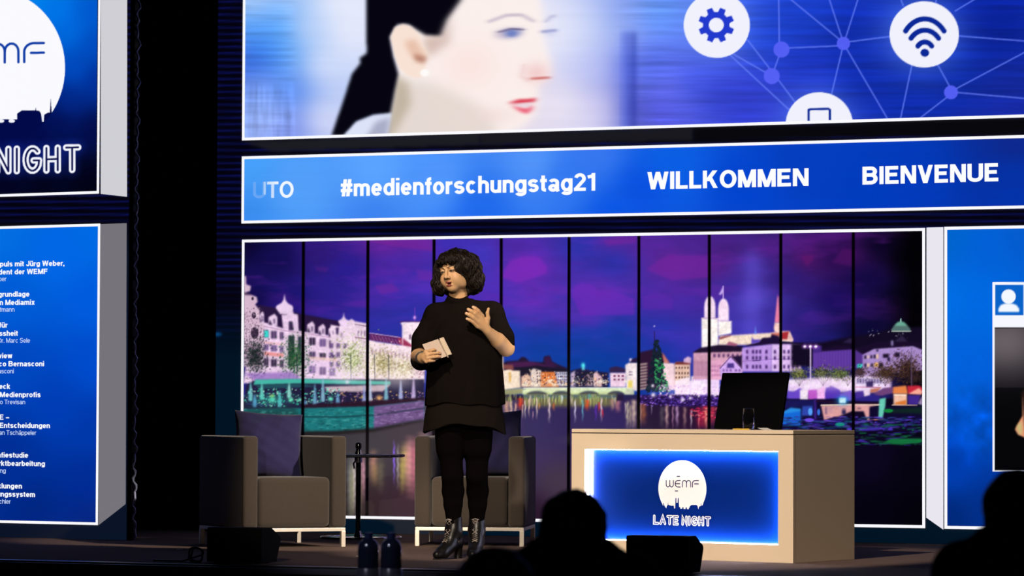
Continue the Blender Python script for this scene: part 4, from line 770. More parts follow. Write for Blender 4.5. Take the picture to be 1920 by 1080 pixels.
def paint_profile():
    r = Ras(1765, 415, 2330, 1005, 1.0)
    ctrl = [(1780, 440, (0, 100, 205)), (1850, 460, (2, 96, 215)), (1915, 440, (4, 92, 205)), (1780, 560, (0, 110, 228)), (1840, 560, (0, 105, 225)), (1800, 700, (2, 98, 222)), (1840, 800, (2, 84, 206)), (1790, 880, (0, 62, 176)), (1780, 970, (0, 40, 120)), (1850, 960, (2, 46, 135)), (1900, 930, (2, 50, 150)), (2200, 500, (4, 84, 205)), (2200, 900, (2, 44, 130))]
    r.img = r.field(ctrl, 3); n = vnoise(r.img.shape[:2], 26, 26, 5, 3); k = np.exp(-((r.X-1830)/70)**2-((r.Y-800)/70)**2)*.16
    r.img *= (1+k*(n-.5)*4)[..., None]
    r.rect(1861, 529, 2230, 884, (246, 247, 255)); r.rect(1866, 534, 1919, 591, (8, 98, 200)); r.rect(1923, 534, 2225, 591, (8, 98, 200)); r.rect(1866, 615, 2225, 880, (12, 11, 15))
    r.img[200:465, 101:460] = 0
    bx = r.box(1866, 615, 2225, 880); X, Y = r.X[bx], r.Y[bx]
    f = np.exp(-((X-1885)/95)**2-((Y-640)/70)**2)[..., None]*np.array([92, 84, 84], np.float32)+np.array([12, 11, 16], np.float32)
    f *= np.where(Y > 727, .42, 1)[..., None]; f[:2] = (14, 12, 16); r.img[bx] = f
    r.ell(1891, 556, 13.5, 13.5, (244, 248, 255), 1, 1); r.poly([(1872, 585), (1872, 579), (1876, 572), (1884, 569), (1898, 569), (1906, 572), (1911, 579), (1911, 585)], (244, 248, 255), 1, .8)
    r.poly([(1925, 738), (1917, 745), (1917, 780), (1908, 795), (1903, 805), (1909, 815), (1925, 822)], (226, 150, 112), 1, 1.2); r.poly([(1906, 800), (1916, 790), (1916, 815), (1910, 813)], (190, 200, 130), .7, 2)
    r.poly([(1915, 738), (1925, 725), (2000, 725), (2000, 830), (1925, 830)], (40, 24, 22), 1, 2)
    return r

# strokes of the inline capitals and of the four-letter mark, in a unit box
LATE = {'L': ([[(0, 1), (0, 0), (.62, 0)]], .70), 'A': ([[(0, 0), (.36, 1), (.72, 0)], [(.18, .34), (.54, .34)]], .80), 'T': ([[(0, 1), (.66, 1)], [(.33, 1), (.33, 0)]], .70), 'E': ([[(.58, 1), (0, 1), (0, 0), (.58, 0)], [(0, .5), (.5, .5)]], .68), ' ': ([], .36),
        'N': ([[(0, 0), (0, 1), (.62, 0), (.62, 1)]], .72), 'I': ([[(0, 0), (0, 1)]], .10), 'G': ([arc(.40, .5, .38, .5, 45, 330, 16)+[(.76, .46), (.46, .46)]], .80), 'H': ([[(0, 0), (0, 1)], [(.62, 0), (.62, 1)], [(0, .5), (.62, .5)]], .72)}
def late_strokes(s, gap=0.36):
    out = []; x = 0
    for c in s:
        st, W = LATE[c]
        for p in st: out.append([(a+x, b) for a, b in p])
        x += W+gap if c != ' ' else W
    return out, x-gap
MARK = [('w', [[(0, 1), (0, .42)]+arc(.26, .42, .26, .42, 180, 360, 12)+[(.52, 1)], [(.52, .42)]+arc(.78, .42, .26, .42, 180, 360, 12)[0:]+[(1.04, 1)]], 1.04),
        ('e', [arc(.42, .5, .42, .5, 90, 270, 14)+[(.74, 0)], [(.74, 1), (.42, 1)], [(0.02, .5), (.66, .5)], [(.28, 1.62), (.66, 1.62)], [(0, -.62), (.38, -.62)]], .78),
        ('m', [[(0, 0), (0, .58)]+arc(.30, .58, .30, .42, 180, 0, 12)+[(.60, 0)], [(.60, .58)]+arc(.90, .58, .30, .42, 180, 0, 12)+[(1.20, 0)]], 1.20),
        ('f', [[(0, 0), (0, .5)]+arc(.42, .55, .42, .45, 180, 90, 10)+[(.86, 1)], [(.30, .48), (.86, .48)]], .86)]
def mark_strokes(gap=.26, names='wemf'):
    out = []; x = 0
    for n_, st, W in MARK:
        if n_ in names:
            for p in st: out.append([(a+x, b) for a, b in p])
        x += W+gap
    return out, x-gap

def paint_emblem():
    r = Ras(-130, -260, 200, 380, 1.5)
    ctrl = [(60, 0, (0, 130, 240)), (110, 20, (0, 120, 235)), (170, 20, (0, 88, 205)), (130, 60, (0, 108, 225)), (175, 80, (0, 74, 190)), (140, 130, (0, 78, 198)), (180, 150, (0, 44, 150)), (130, 190, (2, 40, 140)), (110, 230, (2, 14, 80)), (170, 240, (2, 10, 70)), (60, 250, (2, 8, 70)), (20, 260, (4, 12, 84)), (10, 350, (2, 3, 30)), (80, 350, (2, 3, 24)), (170, 330, (2, 2, 26)), (170, 360, (1, 1, 14)), (0, 240, (2, 10, 76)), (-100, 350, (2, 3, 30)), (-120, 100, (0, 60, 170)), (60, -200, (0, 110, 225))]
    r.img = r.field(ctrl, 3.2)
    skyl = (2, 10, 74); sky0 = r.img.copy()
    r.ell(-15, 127, 137, 147, (250, 250, 254), 1, 1)
    r.poly([(-160, 222), (32, 224), (32, 213), (41, 207), (66, 207), (67, 201), (68, 207), (74, 208), (77, 213), (79, 228), (82, 228), (83, 215), (90, 211), (93.5, 211), (95, 183), (97, 211), (101, 216), (140, 200), (140, 300), (-160, 300)], skyl, 1)
    r.poly([(78, 212), (80, 228), (82, 227), (82, 214)], (240, 242, 252), 1)
    keep = (((r.X+15)/137)**2+((r.Y-127)/147)**2 > 1)[..., None]; r.img = np.where(keep, sky0, r.img)
    for x in (2, 22): r.ell(x, 227, 6, 3.2, (245, 246, 252), 1, .8)
    def wm(names, x1, y0, cap, x0):
        st, W = mark_strokes(); k = (x1-x0)/W
        for p in st: r.line([(x0+a*k, y0-b*cap-(a*k)*.02) for a, b in p], 4.6, (16, 62, 165), 1, .9)
    wm('wemf', 82, 119.5, 35, -116)
    st, W = late_strokes('NIGHT'); x0, x1 = -5.5, 148
    for p in st:
        q = [(x0+a*(x1-x0)/W, 321.5-b*42-(x0+a*(x1-x0)/W)*.022) for a, b in p]; r.line(q, 26, (30, 60, 190), .18, 16)
    for p in st: r.line([(x0+a*(x1-x0)/W, 321.5-b*42-(x0+a*(x1-x0)/W)*.022) for a, b in p], 12.0, (246, 248, 255), 1, .8)
    for p in st:
        q = [(x0+a*(x1-x0)/W, 321.5-b*42-(x0+a*(x1-x0)/W)*.022) for a, b in p]
        r.line(q, 3.6, (6, 10, 72), 1, .8)
    return r
def paint_agenda():
    r = Ras(-130, 410, 200, 1000, .5)
    ctrl = [(0, 440, (2, 110, 225)), (170, 440, (0, 106, 228)), (100, 480, (2, 104, 230)), (20, 560, (0, 92, 215)), (170, 560, (0, 92, 222)), (170, 680, (0, 76, 205)), (20, 680, (0, 72, 192)), (100, 760, (0, 62, 182)), (170, 800, (0, 56, 170)), (20, 850, (0, 46, 150)), (170, 900, (0, 44, 150)), (60, 960, (0, 38, 130)), (170, 970, (0, 36, 130)), (-100, 500, (0, 100, 215)), (-100, 900, (0, 42, 140))]
    r.img = r.field(ctrl, 3.0)
    return r
def paint_backdrop(x0, y0, x1, y1, left=False):
    r = Ras(x0, y0, x1, y1, .5)
    per = 12.1; s = np.clip(np.sin(r.Y/per*2*math.pi)*1.6-.5, 0, 1)
    fade = np.clip((640-r.Y)/60, 0, 1) if not left else np.clip((430-r.Y)/30, 0, 1)
    hole = 1-.85*np.exp(-((r.Y-570)/34)**2)
    base = np.where((r.Y < 630)[..., None], np.array([3, 2, 14], np.float32), np.array([1, 20, 36], np.float32))
    t = np.clip((r.Y-560)/120, 0, 1)[..., None] if not left else np.clip((r.Y-420)/60, 0, 1)[..., None]
    base = np.array([3, 2, 14], np.float32)*(1-t)+np.array([1, 20, 36] if not left else [9, 19, 38], np.float32)*t
    st = (s*fade*hole)[..., None]*np.array([7, 13, 62], np.float32)
    r.img = base+st
    if not left:
        r.ell(408, 627, 7, 3.5, (8, 66, 120), 1, 5)
        for k in range(5): r.line([(402, 588+k*7), (450, 588+k*7)], 2, (4, 12, 44), .7)
    return r

# ================================================================ stage, hall and LED walls
YW = float(hit_z(700, 1000)[1])                                  # plane of the main LED wall
YE = float((hit_z(500, 1058)[1]+hit_z(1312, 1079)[1])/2)          # front edge of the stage
HALL = -0.70
m_carpet = mat('stage_carpet', (0.115, 0.078, 0.068), 0.95, spec=0.1, noise=0.35, nscale=60, bump=0.25)
m_nosing = mat('stage_nosing', (0.012, 0.012, 0.016), 0.35, spec=0.5, noise=0.2, nscale=8)
m_fascia = mat('stage_fascia', (0.006, 0.006, 0.008), 0.8, spec=0.2, noise=0.3, nscale=6)
m_hall = mat('hall_carpet', (0.012, 0.011, 0.014), 0.95, spec=0.1, noise=0.4, nscale=20)
m_black = mat('black_drape', (0.004, 0.004, 0.006), 0.9, spec=0.1, noise=0.3, nscale=4)
m_trim = mat('anodised_edge', (0.10, 0.12, 0.22), 0.4, metal=0.6, noise=0.1, nscale=9)
XL, XR = -16.0, 9.0
o = MB().box(XL, XR, YE+0.05, YW+3.2, -0.06, 0.0).obj('floor', m_carpet); tag(o, kind='structure')
o = MB().box(XL, XR, YE-0.06, YE+0.05, -0.06, -0.002, 0.006).obj('trim_1', m_nosing); tag(o, kind='structure')
o = MB().box(XL, XR, YE-0.085, YE-0.06, -0.045, -0.012, 0.004).obj('trim_2', m_trim); tag(o, kind='structure')
o = MB().box(XL, XR, YE-0.04, YE-0.01, HALL, -0.06).obj('wall_stage_front', m_fascia); tag(o, kind='structure')
o = MB().box(XL, XR, -6.0, YE, HALL-0.06, HALL).obj('floor', m_hall); tag(o, kind='structure')
o = MB().box(XL, XR, YW+3.0, YW+3.2, 0.0, 7.5).obj('wall_back', m_black); tag(o, kind='structure')

PM = Plane((0, YW, 0), 0.0)                                       # main LED wall
PL = Plane(hit_z(120, 1010), 0.11297)                             # LED wall at the left, turned a little and further forward
m_screen = attrmat('led_picture'); m_letters = attrmat('led_letters'); m_back = attrmat('led_backdrop', base=(.035, .032, .034))
m_white = mat('led_white', (0.02, 0.02, 0.02), 0.5, emit=(0.96, 0.96, 1.0), estr=1.0)
m_cab = mat('led_cabinet_black', (0.003, 0.003, 0.005), 0.6, spec=.1, noise=0.2, nscale=5)
def tolin(c):
    c = np.clip(np.asarray(c, np.float32)/255, 0, 1)
    return np.where(c <= 0.04045, c/12.92, ((c+0.055)/1.055)**2.4)
def picture(name, plane, root, ras, pa, pb, step, lift, label=None, m=None):
    """the lit surface of a screen as a fine mesh; pa, pb are opposite corners"""
    (ua, va), (ub, vb) = plane.uv(*pa), plane.uv(*pb)
    u0, u1, v0, v1 = min(ua, ub), max(ua, ub), min(va, vb), max(va, vb)
    nx = int((u1-u0)/step)+2; nz = int((v1-v0)/step)+2
    U, V = np.meshgrid(np.linspace(u0, u1, nx), np.linspace(v0, v1, nz))
    P = plane.p0+U.ravel()[:, None]*plane.u+V.ravel()[:, None]*plane.v+plane.n*lift
    px, py = project(P)
    xi = np.clip((px-ras.x0)*ras.sc-.5, 0, ras.w-1.001); yi = np.clip((py-ras.y0)*ras.sc-.5, 0, ras.h-1.001)
    x0 = xi.astype(int); y0 = yi.astype(int); fx = (xi-x0)[:, None]; fy = (yi-y0)[:, None]; I = ras.img
    c = (I[y0, x0]*(1-fx)+I[y0, x0+1]*fx)*(1-fy)+(I[y0+1, x0]*(1-fx)+I[y0+1, x0+1]*fx)*fy
    i = (np.arange(nz-1)[:, None]*nx+np.arange(nx-1)[None, :]).ravel()
    F = np.stack([i, i+1, i+nx+1, i+nx], 1)
    return obj(name, P, F, m or m_screen, root, True, colors=tolin(c), label=label)
def slab(name, plane, root, polys, m, lift, th, label=None):
    mb = MB()
    for q in polys:
        L = [plane.pt(*plane.uv(*p), lift) for p in q]; mb.prism(L, plane.n*th)
    return mb.obj(name, m, root, True, label=label)
def border(name, plane, root, c, wd, lift=0.004, sides='lrtb'):
    """white border strips of a lit panel; c = outer corners tl, tr, br, bl in the photograph"""
    (u0, v1), (u1, v1b), (u1b, v0), (u0b, v0b) = [plane.uv(*p) for p in c]
    u0 = (u0+u0b)/2; u1 = (u1+u1b)/2; v1 = (v1+v1b)/2; v0 = (v0+v0b)/2; mb = MB()
    def q(a, b, c_, d): mb.prism([plane.pt(a, c_, lift), plane.pt(b, c_, lift), plane.pt(b, d, lift), plane.pt(a, d, lift)], plane.n*0.002)
    if 'b' in sides: q(u0, u1, v0, v0+wd)
    if 't' in sides: q(u0, u1, v1-wd, v1)
    if 'l' in sides: q(u0, u0+wd, v0+wd*.999, v1-wd*.999)
    if 'r' in sides: q(u1-wd, u1, v0+wd*.999, v1-wd*.999)
    return mb.obj(name, m_white, root, True)
def lettering(name, plane, root, lines, lift=0.005, label=None, parent=None):
    """lines: (text, left baseline px, right baseline px, capital height px, stroke weight, colour or colours)"""
    VV = []; FF = []; CC = []
    for s, a, b, cap, wt, col in lines:
        V, F, W = text2d(s, wt); (ua, va), (ub, vb) = plane.uv(*a), plane.uv(*b)
        m_ = plane.uv((a[0]+b[0])/2, (a[1]+b[1])/2-cap)[1]-plane.uv((a[0]+b[0])/2, (a[1]+b[1])/2)[1]
        o_ = len(VV)
        for x, y in V:
            t = x/W; VV.append(plane.pt(ua+(ub-ua)*t, va+(vb-va)*t+y*m_, lift)); CC.append(col(t) if callable(col) else col)
        FF += [tuple(i+o_ for i in f) for f in F]
    return obj(name, VV, FF, m_letters, root, True, colors=tolin(CC), label=label)

# ---- main LED wall
mw = empty('led_wall', PM.p0, 0.0, 'large LED wall behind the stage showing a night city, a greeting ticker and a portrait', 'video wall')
uL = PM.uv(402, 700)[0]; uR = PM.uv(2300, 600)[0]; vT = PM.uv(1000, -125)[1]
MB().box(uL, uR, 0.0, 0.14, 0.0, vT).obj('cabinet', m_cab, mw)
bk = paint_backdrop(396, -140, 2320, 1040)
for q, c in (([(458, 266), (512, 284), (900, 272), (900, 250)], (27, 27, 34)), ([(900, 250), (900, 272), (1300, 263), (1300, 240)], (24, 24, 30)), ([(1300, 240), (1300, 263), (2330, 239), (2330, 208)], (7, 7, 11))): bk.poly(q, c, 1, 2)
picture('backdrop_picture', PM, mw, bk, (402.5, 1000), (2298, -120), 0.011, 0.001, None, m_back)
del bk
ras = paint_portrait()
picture('portrait_picture', PM, mw, ras, (459, 260), (2290, -120), 0.0056, 0.003, 'blurred portrait of a dark haired woman beside network icons')
border('portrait_border', PM, mw, [(456, -130), (2298, -130), (2298, 208.5), (455.5, 264)], 0.019, sides='lb')
ras = paint_ticker()
picture('ticker_picture', PM, mw, ras, (457, 418), (2290, 246), 0.0085, 0.003, 'bright blue greeting ticker')
border('ticker_border', PM, mw, [(454, 292.5), (2298, 244), (2298, 382), (453.5, 420.5)], 0.019, sides='ltb')
W3 = (252, 253, 255)
def utoc(t): return (104, 166, 244) if t < .30 else ((200, 222, 252) if t < .58 else (240, 247, 255))
lettering('ticker_lettering', PM, mw, [('UTO', (475, 371.8), (551, 370.3), 30.5, .17, utoc), ('#medienforschungstag21', (639.5, 368.4), (1116.5, 357.4), 32.5, .185, W3),
          ('WILLKOMMEN', (1214, 355.4), (1516.5, 348.6), 33.0, .20, W3), ('BIENVENUE', (1617.5, 346.3), (1873, 339.8), 33.8, .20, W3)])
ras = paint_city()
picture('city_picture', PM, mw, ras, (456, 970), (1731, 433), 0.0050, 0.003, 'purple night view of a lit riverside city with black joints')
border('city_border', PM, mw, [(453.5, 449), (1734.5, 428), (1735.5, 991.2), (452, 968)], 0.019)
m_bev = mat('led_pale_bevel', (0.02, 0.02, 0.02), 0.5, emit=lin(233, 230, 240), estr=1.0)
slab('pale_bevel', PM, mw, [[(1737.5, 426.8), (1769, 426), (1769, 993), (1737, 970.5)]], m_bev, 0.0025, 0.0015)
ras = paint_profile()
picture('profile_picture', PM, mw, ras, (1774, 989), (2290, 419.5), 0.0042, 0.003, 'blue panel with a profile card')
border('profile_border', PM, mw, [(1771, 425.5), (2298, 416), (2298, 999), (1771, 992.6)], 0.019, sides='ltb')

# ---- LED wall at the left
lw = empty('led_wall', PL.p0, -PL.ang, 'LED wall at the far left showing a round moon logo above a blue agenda list', 'video wall')
uL2 = PL.uv(-120, 700)[0]; uR2 = PL.uv(247.5, 700)[0]; vT2 = PL.uv(120, -240)[1]
MB().box(uL2, uR2, 0.0, 0.05, 0.0, vT2).obj('cabinet', m_cab, lw)
picture('backdrop_picture', PL, lw, paint_backdrop(-135, -250, 260, 1040, True), (-118, 1008), (247, -236), 0.011, 0.001, None, m_back)
picture('emblem_picture', PL, lw, paint_emblem(), (-116, 369), (185, -236), 0.0042, 0.003, 'white moon logo over a city skyline and inline capitals')
border('emblem_border', PL, lw, [(-120, -240), (189, -240), (188.5, 363), (-120, 373)], 0.017, sides='rb')
m_b1 = mat('led_grey_bevel', (0.02, 0.02, 0.02), 0.5, emit=lin(207, 207, 213), estr=1.0)
m_b2 = mat('led_dim_bevel', (0.02, 0.02, 0.02), 0.5, emit=lin(118, 115, 122), estr=1.0)
slab('grey_bevel', PL, lw, [[(190, -236), (239, -236), (238.5, 369), (189.5, 363.5)]], m_b1, 0.0025, 0.0015)
slab('dim_bevel', PL, lw, [[(188.5, 420.3), (238, 418.5), (236, 945), (185.5, 984.5)]], m_b2, 0.0025, 0.0015)
picture('agenda_picture', PL, lw, paint_agenda(), (-116, 976), (184, 423), 0.0090, 0.003, 'blue agenda panel')
border('agenda_border', PL, lw, [(-120, 426.8), (188, 420.4), (185, 985), (-120, 977)], 0.017, sides='rtb')
AG = [('Impuls mit Jürg Weber,', 121.5, 498.2, 1), ('Präsident der WEMF', 90, 513.6, 1), ('ber', 13, 527, 0), ('grundlage', 56, 556, 1), ('en Mediamix', 66, 571.4, 1), ('ffmann', 28, 584.4, 0), ('für', 15, 614.2, 1), ('issheit', 34.5, 629.6, 1), ('Dr. Marc Sele', 57, 642.4, 0),
      ('view', 24, 671.6, 1), ('rco Bernasconi', 83.5, 686.8, 1), ('asconi', 26.5, 700, 0), ('eck', 20, 729.2, 1), ('l Medienprofis', 77, 744.8, 1), ('do Trevisan', 48, 758, 0), ('TE –', 18, 787, 1), ('e Entscheidungen', 94.5, 802.8, 1), ('man Tschäppeler', 69, 815.6, 0),
      ('afiestudie', 53.5, 858.2, 1), ('arktbearbeitung', 85, 874.2, 1), ('ng', 11.5, 886.6, 0), ('klungen', 42, 916.2, 1), ('ungssystem', 66.5, 932, 1), ('chler', 21, 944.6, 0)]
L_ = []
kb = 134.0/text2d('Impuls mit Jürg Weber,', .185)[2]; kr = 60.0/text2d('Dr. Marc Sele', .12)[2]
for s_, xe, yb, bold in AG:
    wt = .185 if bold else .12; Wd = text2d(s_, wt)[2]*(kb if bold else kr)
    sl = (yb-772)*6.6e-5+.004
    L_.append((s_, (xe-Wd, yb-sl*Wd*1.0), (xe, yb), 9.8 if bold else 8.6, wt, (246, 249, 255) if bold else (196, 216, 250)))
lettering('agenda_lettering', PL, lw, L_)

# ---- black curtain between the walls, and the pale cable along the edge of the left wall
V = []; F = []; n = 160
xa, xb = float(PL.pt(uR2, 0)[0])-1.2, uL+0.5
for i in range(n+1):
    x = xa+(xb-xa)*i/n; yy = YW+0.9+0.05*math.sin(i*0.9)+0.02*math.sin(i*2.3)
    V += [(x, yy, 0.005), (x, yy, 6.5), (x, yy+0.02, 0.005), (x, yy+0.02, 6.5)]
for i in range(n):
    a = 4*i; F += [(a, a+4, a+5, a+1), (a+6, a+2, a+3, a+7), (a+1, a+5, a+7, a+3), (a+4, a, a+2, a+6)]
F += [(0, 1, 3, 2), (4*n+1, 4*n, 4*n+2, 4*n+3)]
o = obj('stage_curtain', V, F, m_black, smooth=True); tag(o, 'black stage curtain hanging in the gap between the two LED walls', 'curtain')
m_cable = mat('pale_cable', (0.45, 0.50, 0.75), 0.5, noise=0.3, nscale=14)
pts = []
for i in range(190):
    t = i/189; x = uR2+0.012+0.010*math.sin(i*1.7)+0.007*math.sin(i*0.53); pts.append(PL.pt(x, 0.004+t*(vT2-0.2), -0.02+0.008*math.cos(i*1.1)))
o = MB().tube(pts, [0.006+0.004*(math.sin(i*2.9)*.5+.5) for i in range(190)], 7).obj('cable', m_cable, smooth=True); tag(o, 'thin pale cable running up the right edge of the left LED wall', 'cable')

# ================================================================ furniture on the stage
m_fabric = mat('taupe_fabric', (0.049, 0.038, 0.031), 0.9, spec=0.15, noise=0.18, nscale=140, bump=0.12, sheen=0.25)
m_chrome = mat('satin_steel', (0.80, 0.74, 0.66), 0.48, metal=0.75, spec=0.5, noise=0.06, nscale=30)
m_cush = mat('navy_cushion_cloth', (0.022, 0.019, 0.078), 0.85, spec=0.15, noise=0.15, nscale=90, bump=0.15, sheen=0.2)
m_pole = mat('polished_black_steel', (0.03, 0.03, 0.035), 0.12, metal=0.9, noise=0.05, nscale=10)
m_bright = mat('polished_chrome', (0.85, 0.84, 0.82), 0.12, metal=1.0, noise=0.03, nscale=10)
m_smoke = mat('smoked_glass', (0.03, 0.03, 0.04), 0.06, spec=0.6, noise=0.1, nscale=6)
def floorspot(px, py): p = hit_z(px, py); return np.array([p[0], p[1], 0.0])
def rotz(a): return np.array([[math.cos(a), -math.sin(a), 0], [math.sin(a), math.cos(a), 0], [0, 0, 1]])
CW, CD, CH = 0.69, 0.76, 0.685
def make_armchair(corner, rz, label):
    """corner: the floor point below the front right corner"""
    c = corner-rotz(rz)@np.array([CW/2, -CD/2, 0])
    t = empty('armchair', c, rz, label, 'armchair', 'taupe armchairs on the stage')
    x, y = CW/2, CD/2; zb = 0.120; aw = 0.102
    for s in (-1, 1):
        a, b = sorted((s*x, s*(x-aw)))
        MB().box(a, b, -y, y, zb, CH, 0.022, 4).obj('armrest', m_fabric, t, smooth=True)
    MB().box(-x+aw-.004, x-aw+.004, y-0.17, y, zb, CH-0.004, 0.022, 4).obj('backrest', m_fabric, t, smooth=True)
    MB().box(-x+aw+.001, x-aw-.001, -y+0.008, y-0.165, zb+.004, 0.432, 0.034, 5).obj('seat', m_fabric, t, smooth=True)
    fr = MB()
    fr.box(-x+.004, x-.004, -y+.010, -y+.036, .097, .119, .002); fr.box(-x+.004, x-.004, y-.036, y-.010, .097, .119, .002)
    for s in (-1, 1):
        a, b = sorted((s*(x-.004), s*(x-.030))); fr.box(a, b, -y+.034, y-.034, .097, .119, .002)
    fr.obj('base_frame', m_chrome, t)
    for sx in (-1, 1):
        for sy in (-1, 1):
            a, b = sorted((sx*(x-.003), sx*(x-.031))); c_, d = sorted((sy*(y-.009), sy*(y-.037)))
            MB().box(a, b, c_, d, 0.0, .0985, .002).obj('leg', m_chrome, t)
    return t
ch1 = make_armchair(floorspot(650, 1025.5), PSI+math.radians(26), 'taupe armchair at the left, turned towards the desk, with a navy cushion')
ch2 = make_armchair(floorspot(983, 1025.5), PSI-math.radians(5.8), 'taupe armchair directly behind the standing woman')

def cushion_mesh(w_, th):
    n = 28; V = []; F = []
    for s in (-1, 1):
        for j in range(n+1):
            for i in range(n+1):
                a, b = i/n*2-1, j/n*2-1
                prof = (max(0, 1-abs(a)**2.6)*max(0, 1-abs(b)**2.6))**.55
                pin = 1-.055*(1-abs(a)**2)*(abs(b)**3)
                pin2 = 1-.055*(1-abs(b)**2)*(abs(a)**3)
                wr = .006*math.sin(5*a+3*b)*prof+.004*math.sin(11*a-7*b+s)*prof+.003*math.sin(17*b+9*a)*prof
                V.append((a*w_/2*pin2, s*(th/2*prof+.003)+wr, b*w_/2*pin))
    N = (n+1)**2
    for s in range(2):
        for j in range(n):
            for i in range(n):
                k = s*N+j*(n+1)+i; f = (k, k+1, k+n+2, k+n+1); F.append(f if s == 0 else f[::-1])
    def ring():
        r = [i for i in range(n+1)]+[j*(n+1)+n for j in range(1, n+1)]+[n*(n+1)+i for i in range(n-1, -1, -1)]+[j*(n+1) for j in range(n-1, 0, -1)]
        return r
    r = ring()
    for i in range(len(r)): a, b = r[i], r[(i+1) % len(r)]; F.append((a, a+N, b+N, b))
    return np.array(V), F
def place_cushion(chair, lx, ly, lz, tilt, roll, yaw, label, size=.43):
    V, F = cushion_mesh(size, .15)
    Mx = Matrix.Rotation(yaw, 3, 'Z')@Matrix.Rotation(-tilt, 3, 'X')@Matrix.Rotation(roll, 3, 'Y')
    V = np.array([Mx@Vector(v) for v in V]); V += np.array([lx, ly, lz])
    R = rotz(chair.rotation_euler[2]); base = R@np.array([lx, ly, 0.43])+np.array(chair.location)
    Wd = V@R.T+np.array(chair.location)
    o = obj('cushion', Wd-base, F, m_cush, smooth=True); o.location = base
    tag(o, label, 'cushion', 'navy cushions on the armchairs'); return o
place_cushion(ch1, -.005, .055, .628, math.radians(20), math.radians(4), math.radians(-12), 'navy cushion standing in the left armchair, tipped over its armrest')
place_cushion(ch2, .075, .055, .636, math.radians(19), math.radians(-3), math.radians(5), 'navy cushion in the armchair behind the woman, mostly hidden by her')

# ---- side table
st = empty('side_table', floorspot(677, 1009.5), PSI, 'small round side table with a black central pole between the armchairs', 'side table')
MB().lathe([(.0, .536), (.280, .536), (.288, .541), (.288, .552), (.282, .557), (0.0, .557)], 64).obj('tabletop', m_smoke, st, smooth=True)
MB().lathe([(0.0, 0), (.262, 0), (.268, .004), (.262, .010), (.06, .016), (0.0, .016)], 64).obj('base', m_pole, st, smooth=True)
rg_ = MB(); 
for k in range(65): pass
rg_.tube([(.262*math.cos(a), .262*math.sin(a), .008) for a in np.linspace(0, 2*math.pi, 65)], .008, 8, False).obj('base_ring', m_bright, st, smooth=True)
pl = MB().tube([(-.02, 0, .012), (-.02, 0, .60)], .0165, 20).obj('pole', m_pole, st, smooth=True)
MB().tube([(-.02, 0, .596), (-.02, 0, .618), (-.02, 0, .628), (-.02, 0, .634)], [.0205, .0205, .018, .010], 20).obj('pole_cap', m_pole, st, smooth=True)
MB().tube([(-.02, 0, .50), (-.02, 0, .538)], .026, 20).obj('collar', m_bright, st, smooth=True)
MB().tube([(-.02, 0, .555), (-.02, 0, .566), (-.02, 0, .585)], [.024, .022, .0175], 20).obj('collar', m_bright, st, smooth=True)
MB().tube([(-.036, -.02, .515), (-.05, -.045, .495), (-.044, -.05, .46)], [.006, .006, .007], 10).obj('lever', m_bright, st, smooth=True)
MB().tube([(-.02, 0, .014), (-.02, 0, .05)], [.03, .0175], 20).obj('foot_collar', m_bright, st, smooth=True)

# ---- desk with a lit front
TH = 0.22955
PD = Plane(floorspot(1487, 1056), TH)
DL = -PD.uv(1072, 806)[0]; DH = PD.uv(1487, 807)[1]
DD = 0.6
for _ in range(40):
    q = PD.p0-PD.n*DD+np.array([0, 0, DH]); e = project(q)[0]-1602.5; DD -= e/330/0.6*.6
dk = empty('presenter_desk', PD.p0, -TH, 'cream presenter desk with a glowing blue logo panel in its front', 'desk')
m_desk = mat('cream_laminate', (0.72, 0.585, 0.44), 0.75, spec=0.12, noise=0.03, nscale=3)
m_desk2 = mat('dark_core', (0.02, 0.016, 0.013), 0.8, noise=0.1, nscale=9)
(pu0, pv1), (pu1, pv1b), (_, pv0) = PD.uv(1096, 842.2), PD.uv(1459, 845.8), PD.uv(1459, 1022.2)
pv1 = (pv1+pv1b)/2
FT = 0.022
fr = MB()
fr.box(-DL, 0, 0, FT, 0.0, pv0); fr.box(-DL, 0, 0, FT, pv1, DH-.026); fr.box(-DL, pu0, 0, FT, pv0, pv1); fr.box(pu1, 0, 0, FT, pv0, pv1)
fr.obj('front_panel', m_desk, dk)
MB().box(-FT, -.0005, FT, DD, 0.0, DH-.026, .0015).obj('side_panel', m_desk, dk)
MB().box(-DL+.0005, -DL+FT, FT, DD, 0.0, DH-.026, .0015).obj('side_panel', m_desk, dk)
MB().box(-DL+FT, -FT, FT+.10, DD-.05, DH-.10, DH-.030).obj('drawer_box', m_desk2, dk)
MB().box(-DL+.004, -.004, .004, DD-.004, DH-.026, DH-.021).obj('shadow_gap', m_desk2, dk)
MB().box(-DL, .0, 0.0, DD, DH-.021, DH, .0012).obj('desktop', m_desk, dk)
m_panel = bpy.data.materials.new('blue_acrylic'); m_panel.use_nodes = True
p = m_panel.node_tree.nodes['Principled BSDF']; p.inputs['Base Color'].default_value = (0.0008, 0.0150, 0.150, 1)
p.inputs['Roughness'].default_value = 0.22; p.inputs['Specular IOR Level'].default_value = 0.38
RD = 0.055
lp = MB().box(pu0-.004, pu1+.004, RD, RD+.012, pv0-.004, pv1+.004).obj('logo_panel', m_panel, dk)
rw = MB(); rw.box(pu0-.010, pu0-.002, FT, RD, pv0-.010, pv1+.010); rw.box(pu1+.002, pu1+.010, FT, RD, pv0-.010, pv1+.010); rw.box(pu0-.002, pu1+.002, FT, RD, pv0-.010, pv0-.002); rw.box(pu0-.002, pu1+.002, FT, RD, pv1+.002, pv1+.010)
rw.obj('panel_reveal', mat('white_reveal', (.8, .8, .82), .5, noise=.02), dk)
m_strip = mat('led_strip_light', (.8, .8, .8), .5, emit=(0.80, 0.86, 1.0), estr=95.0)
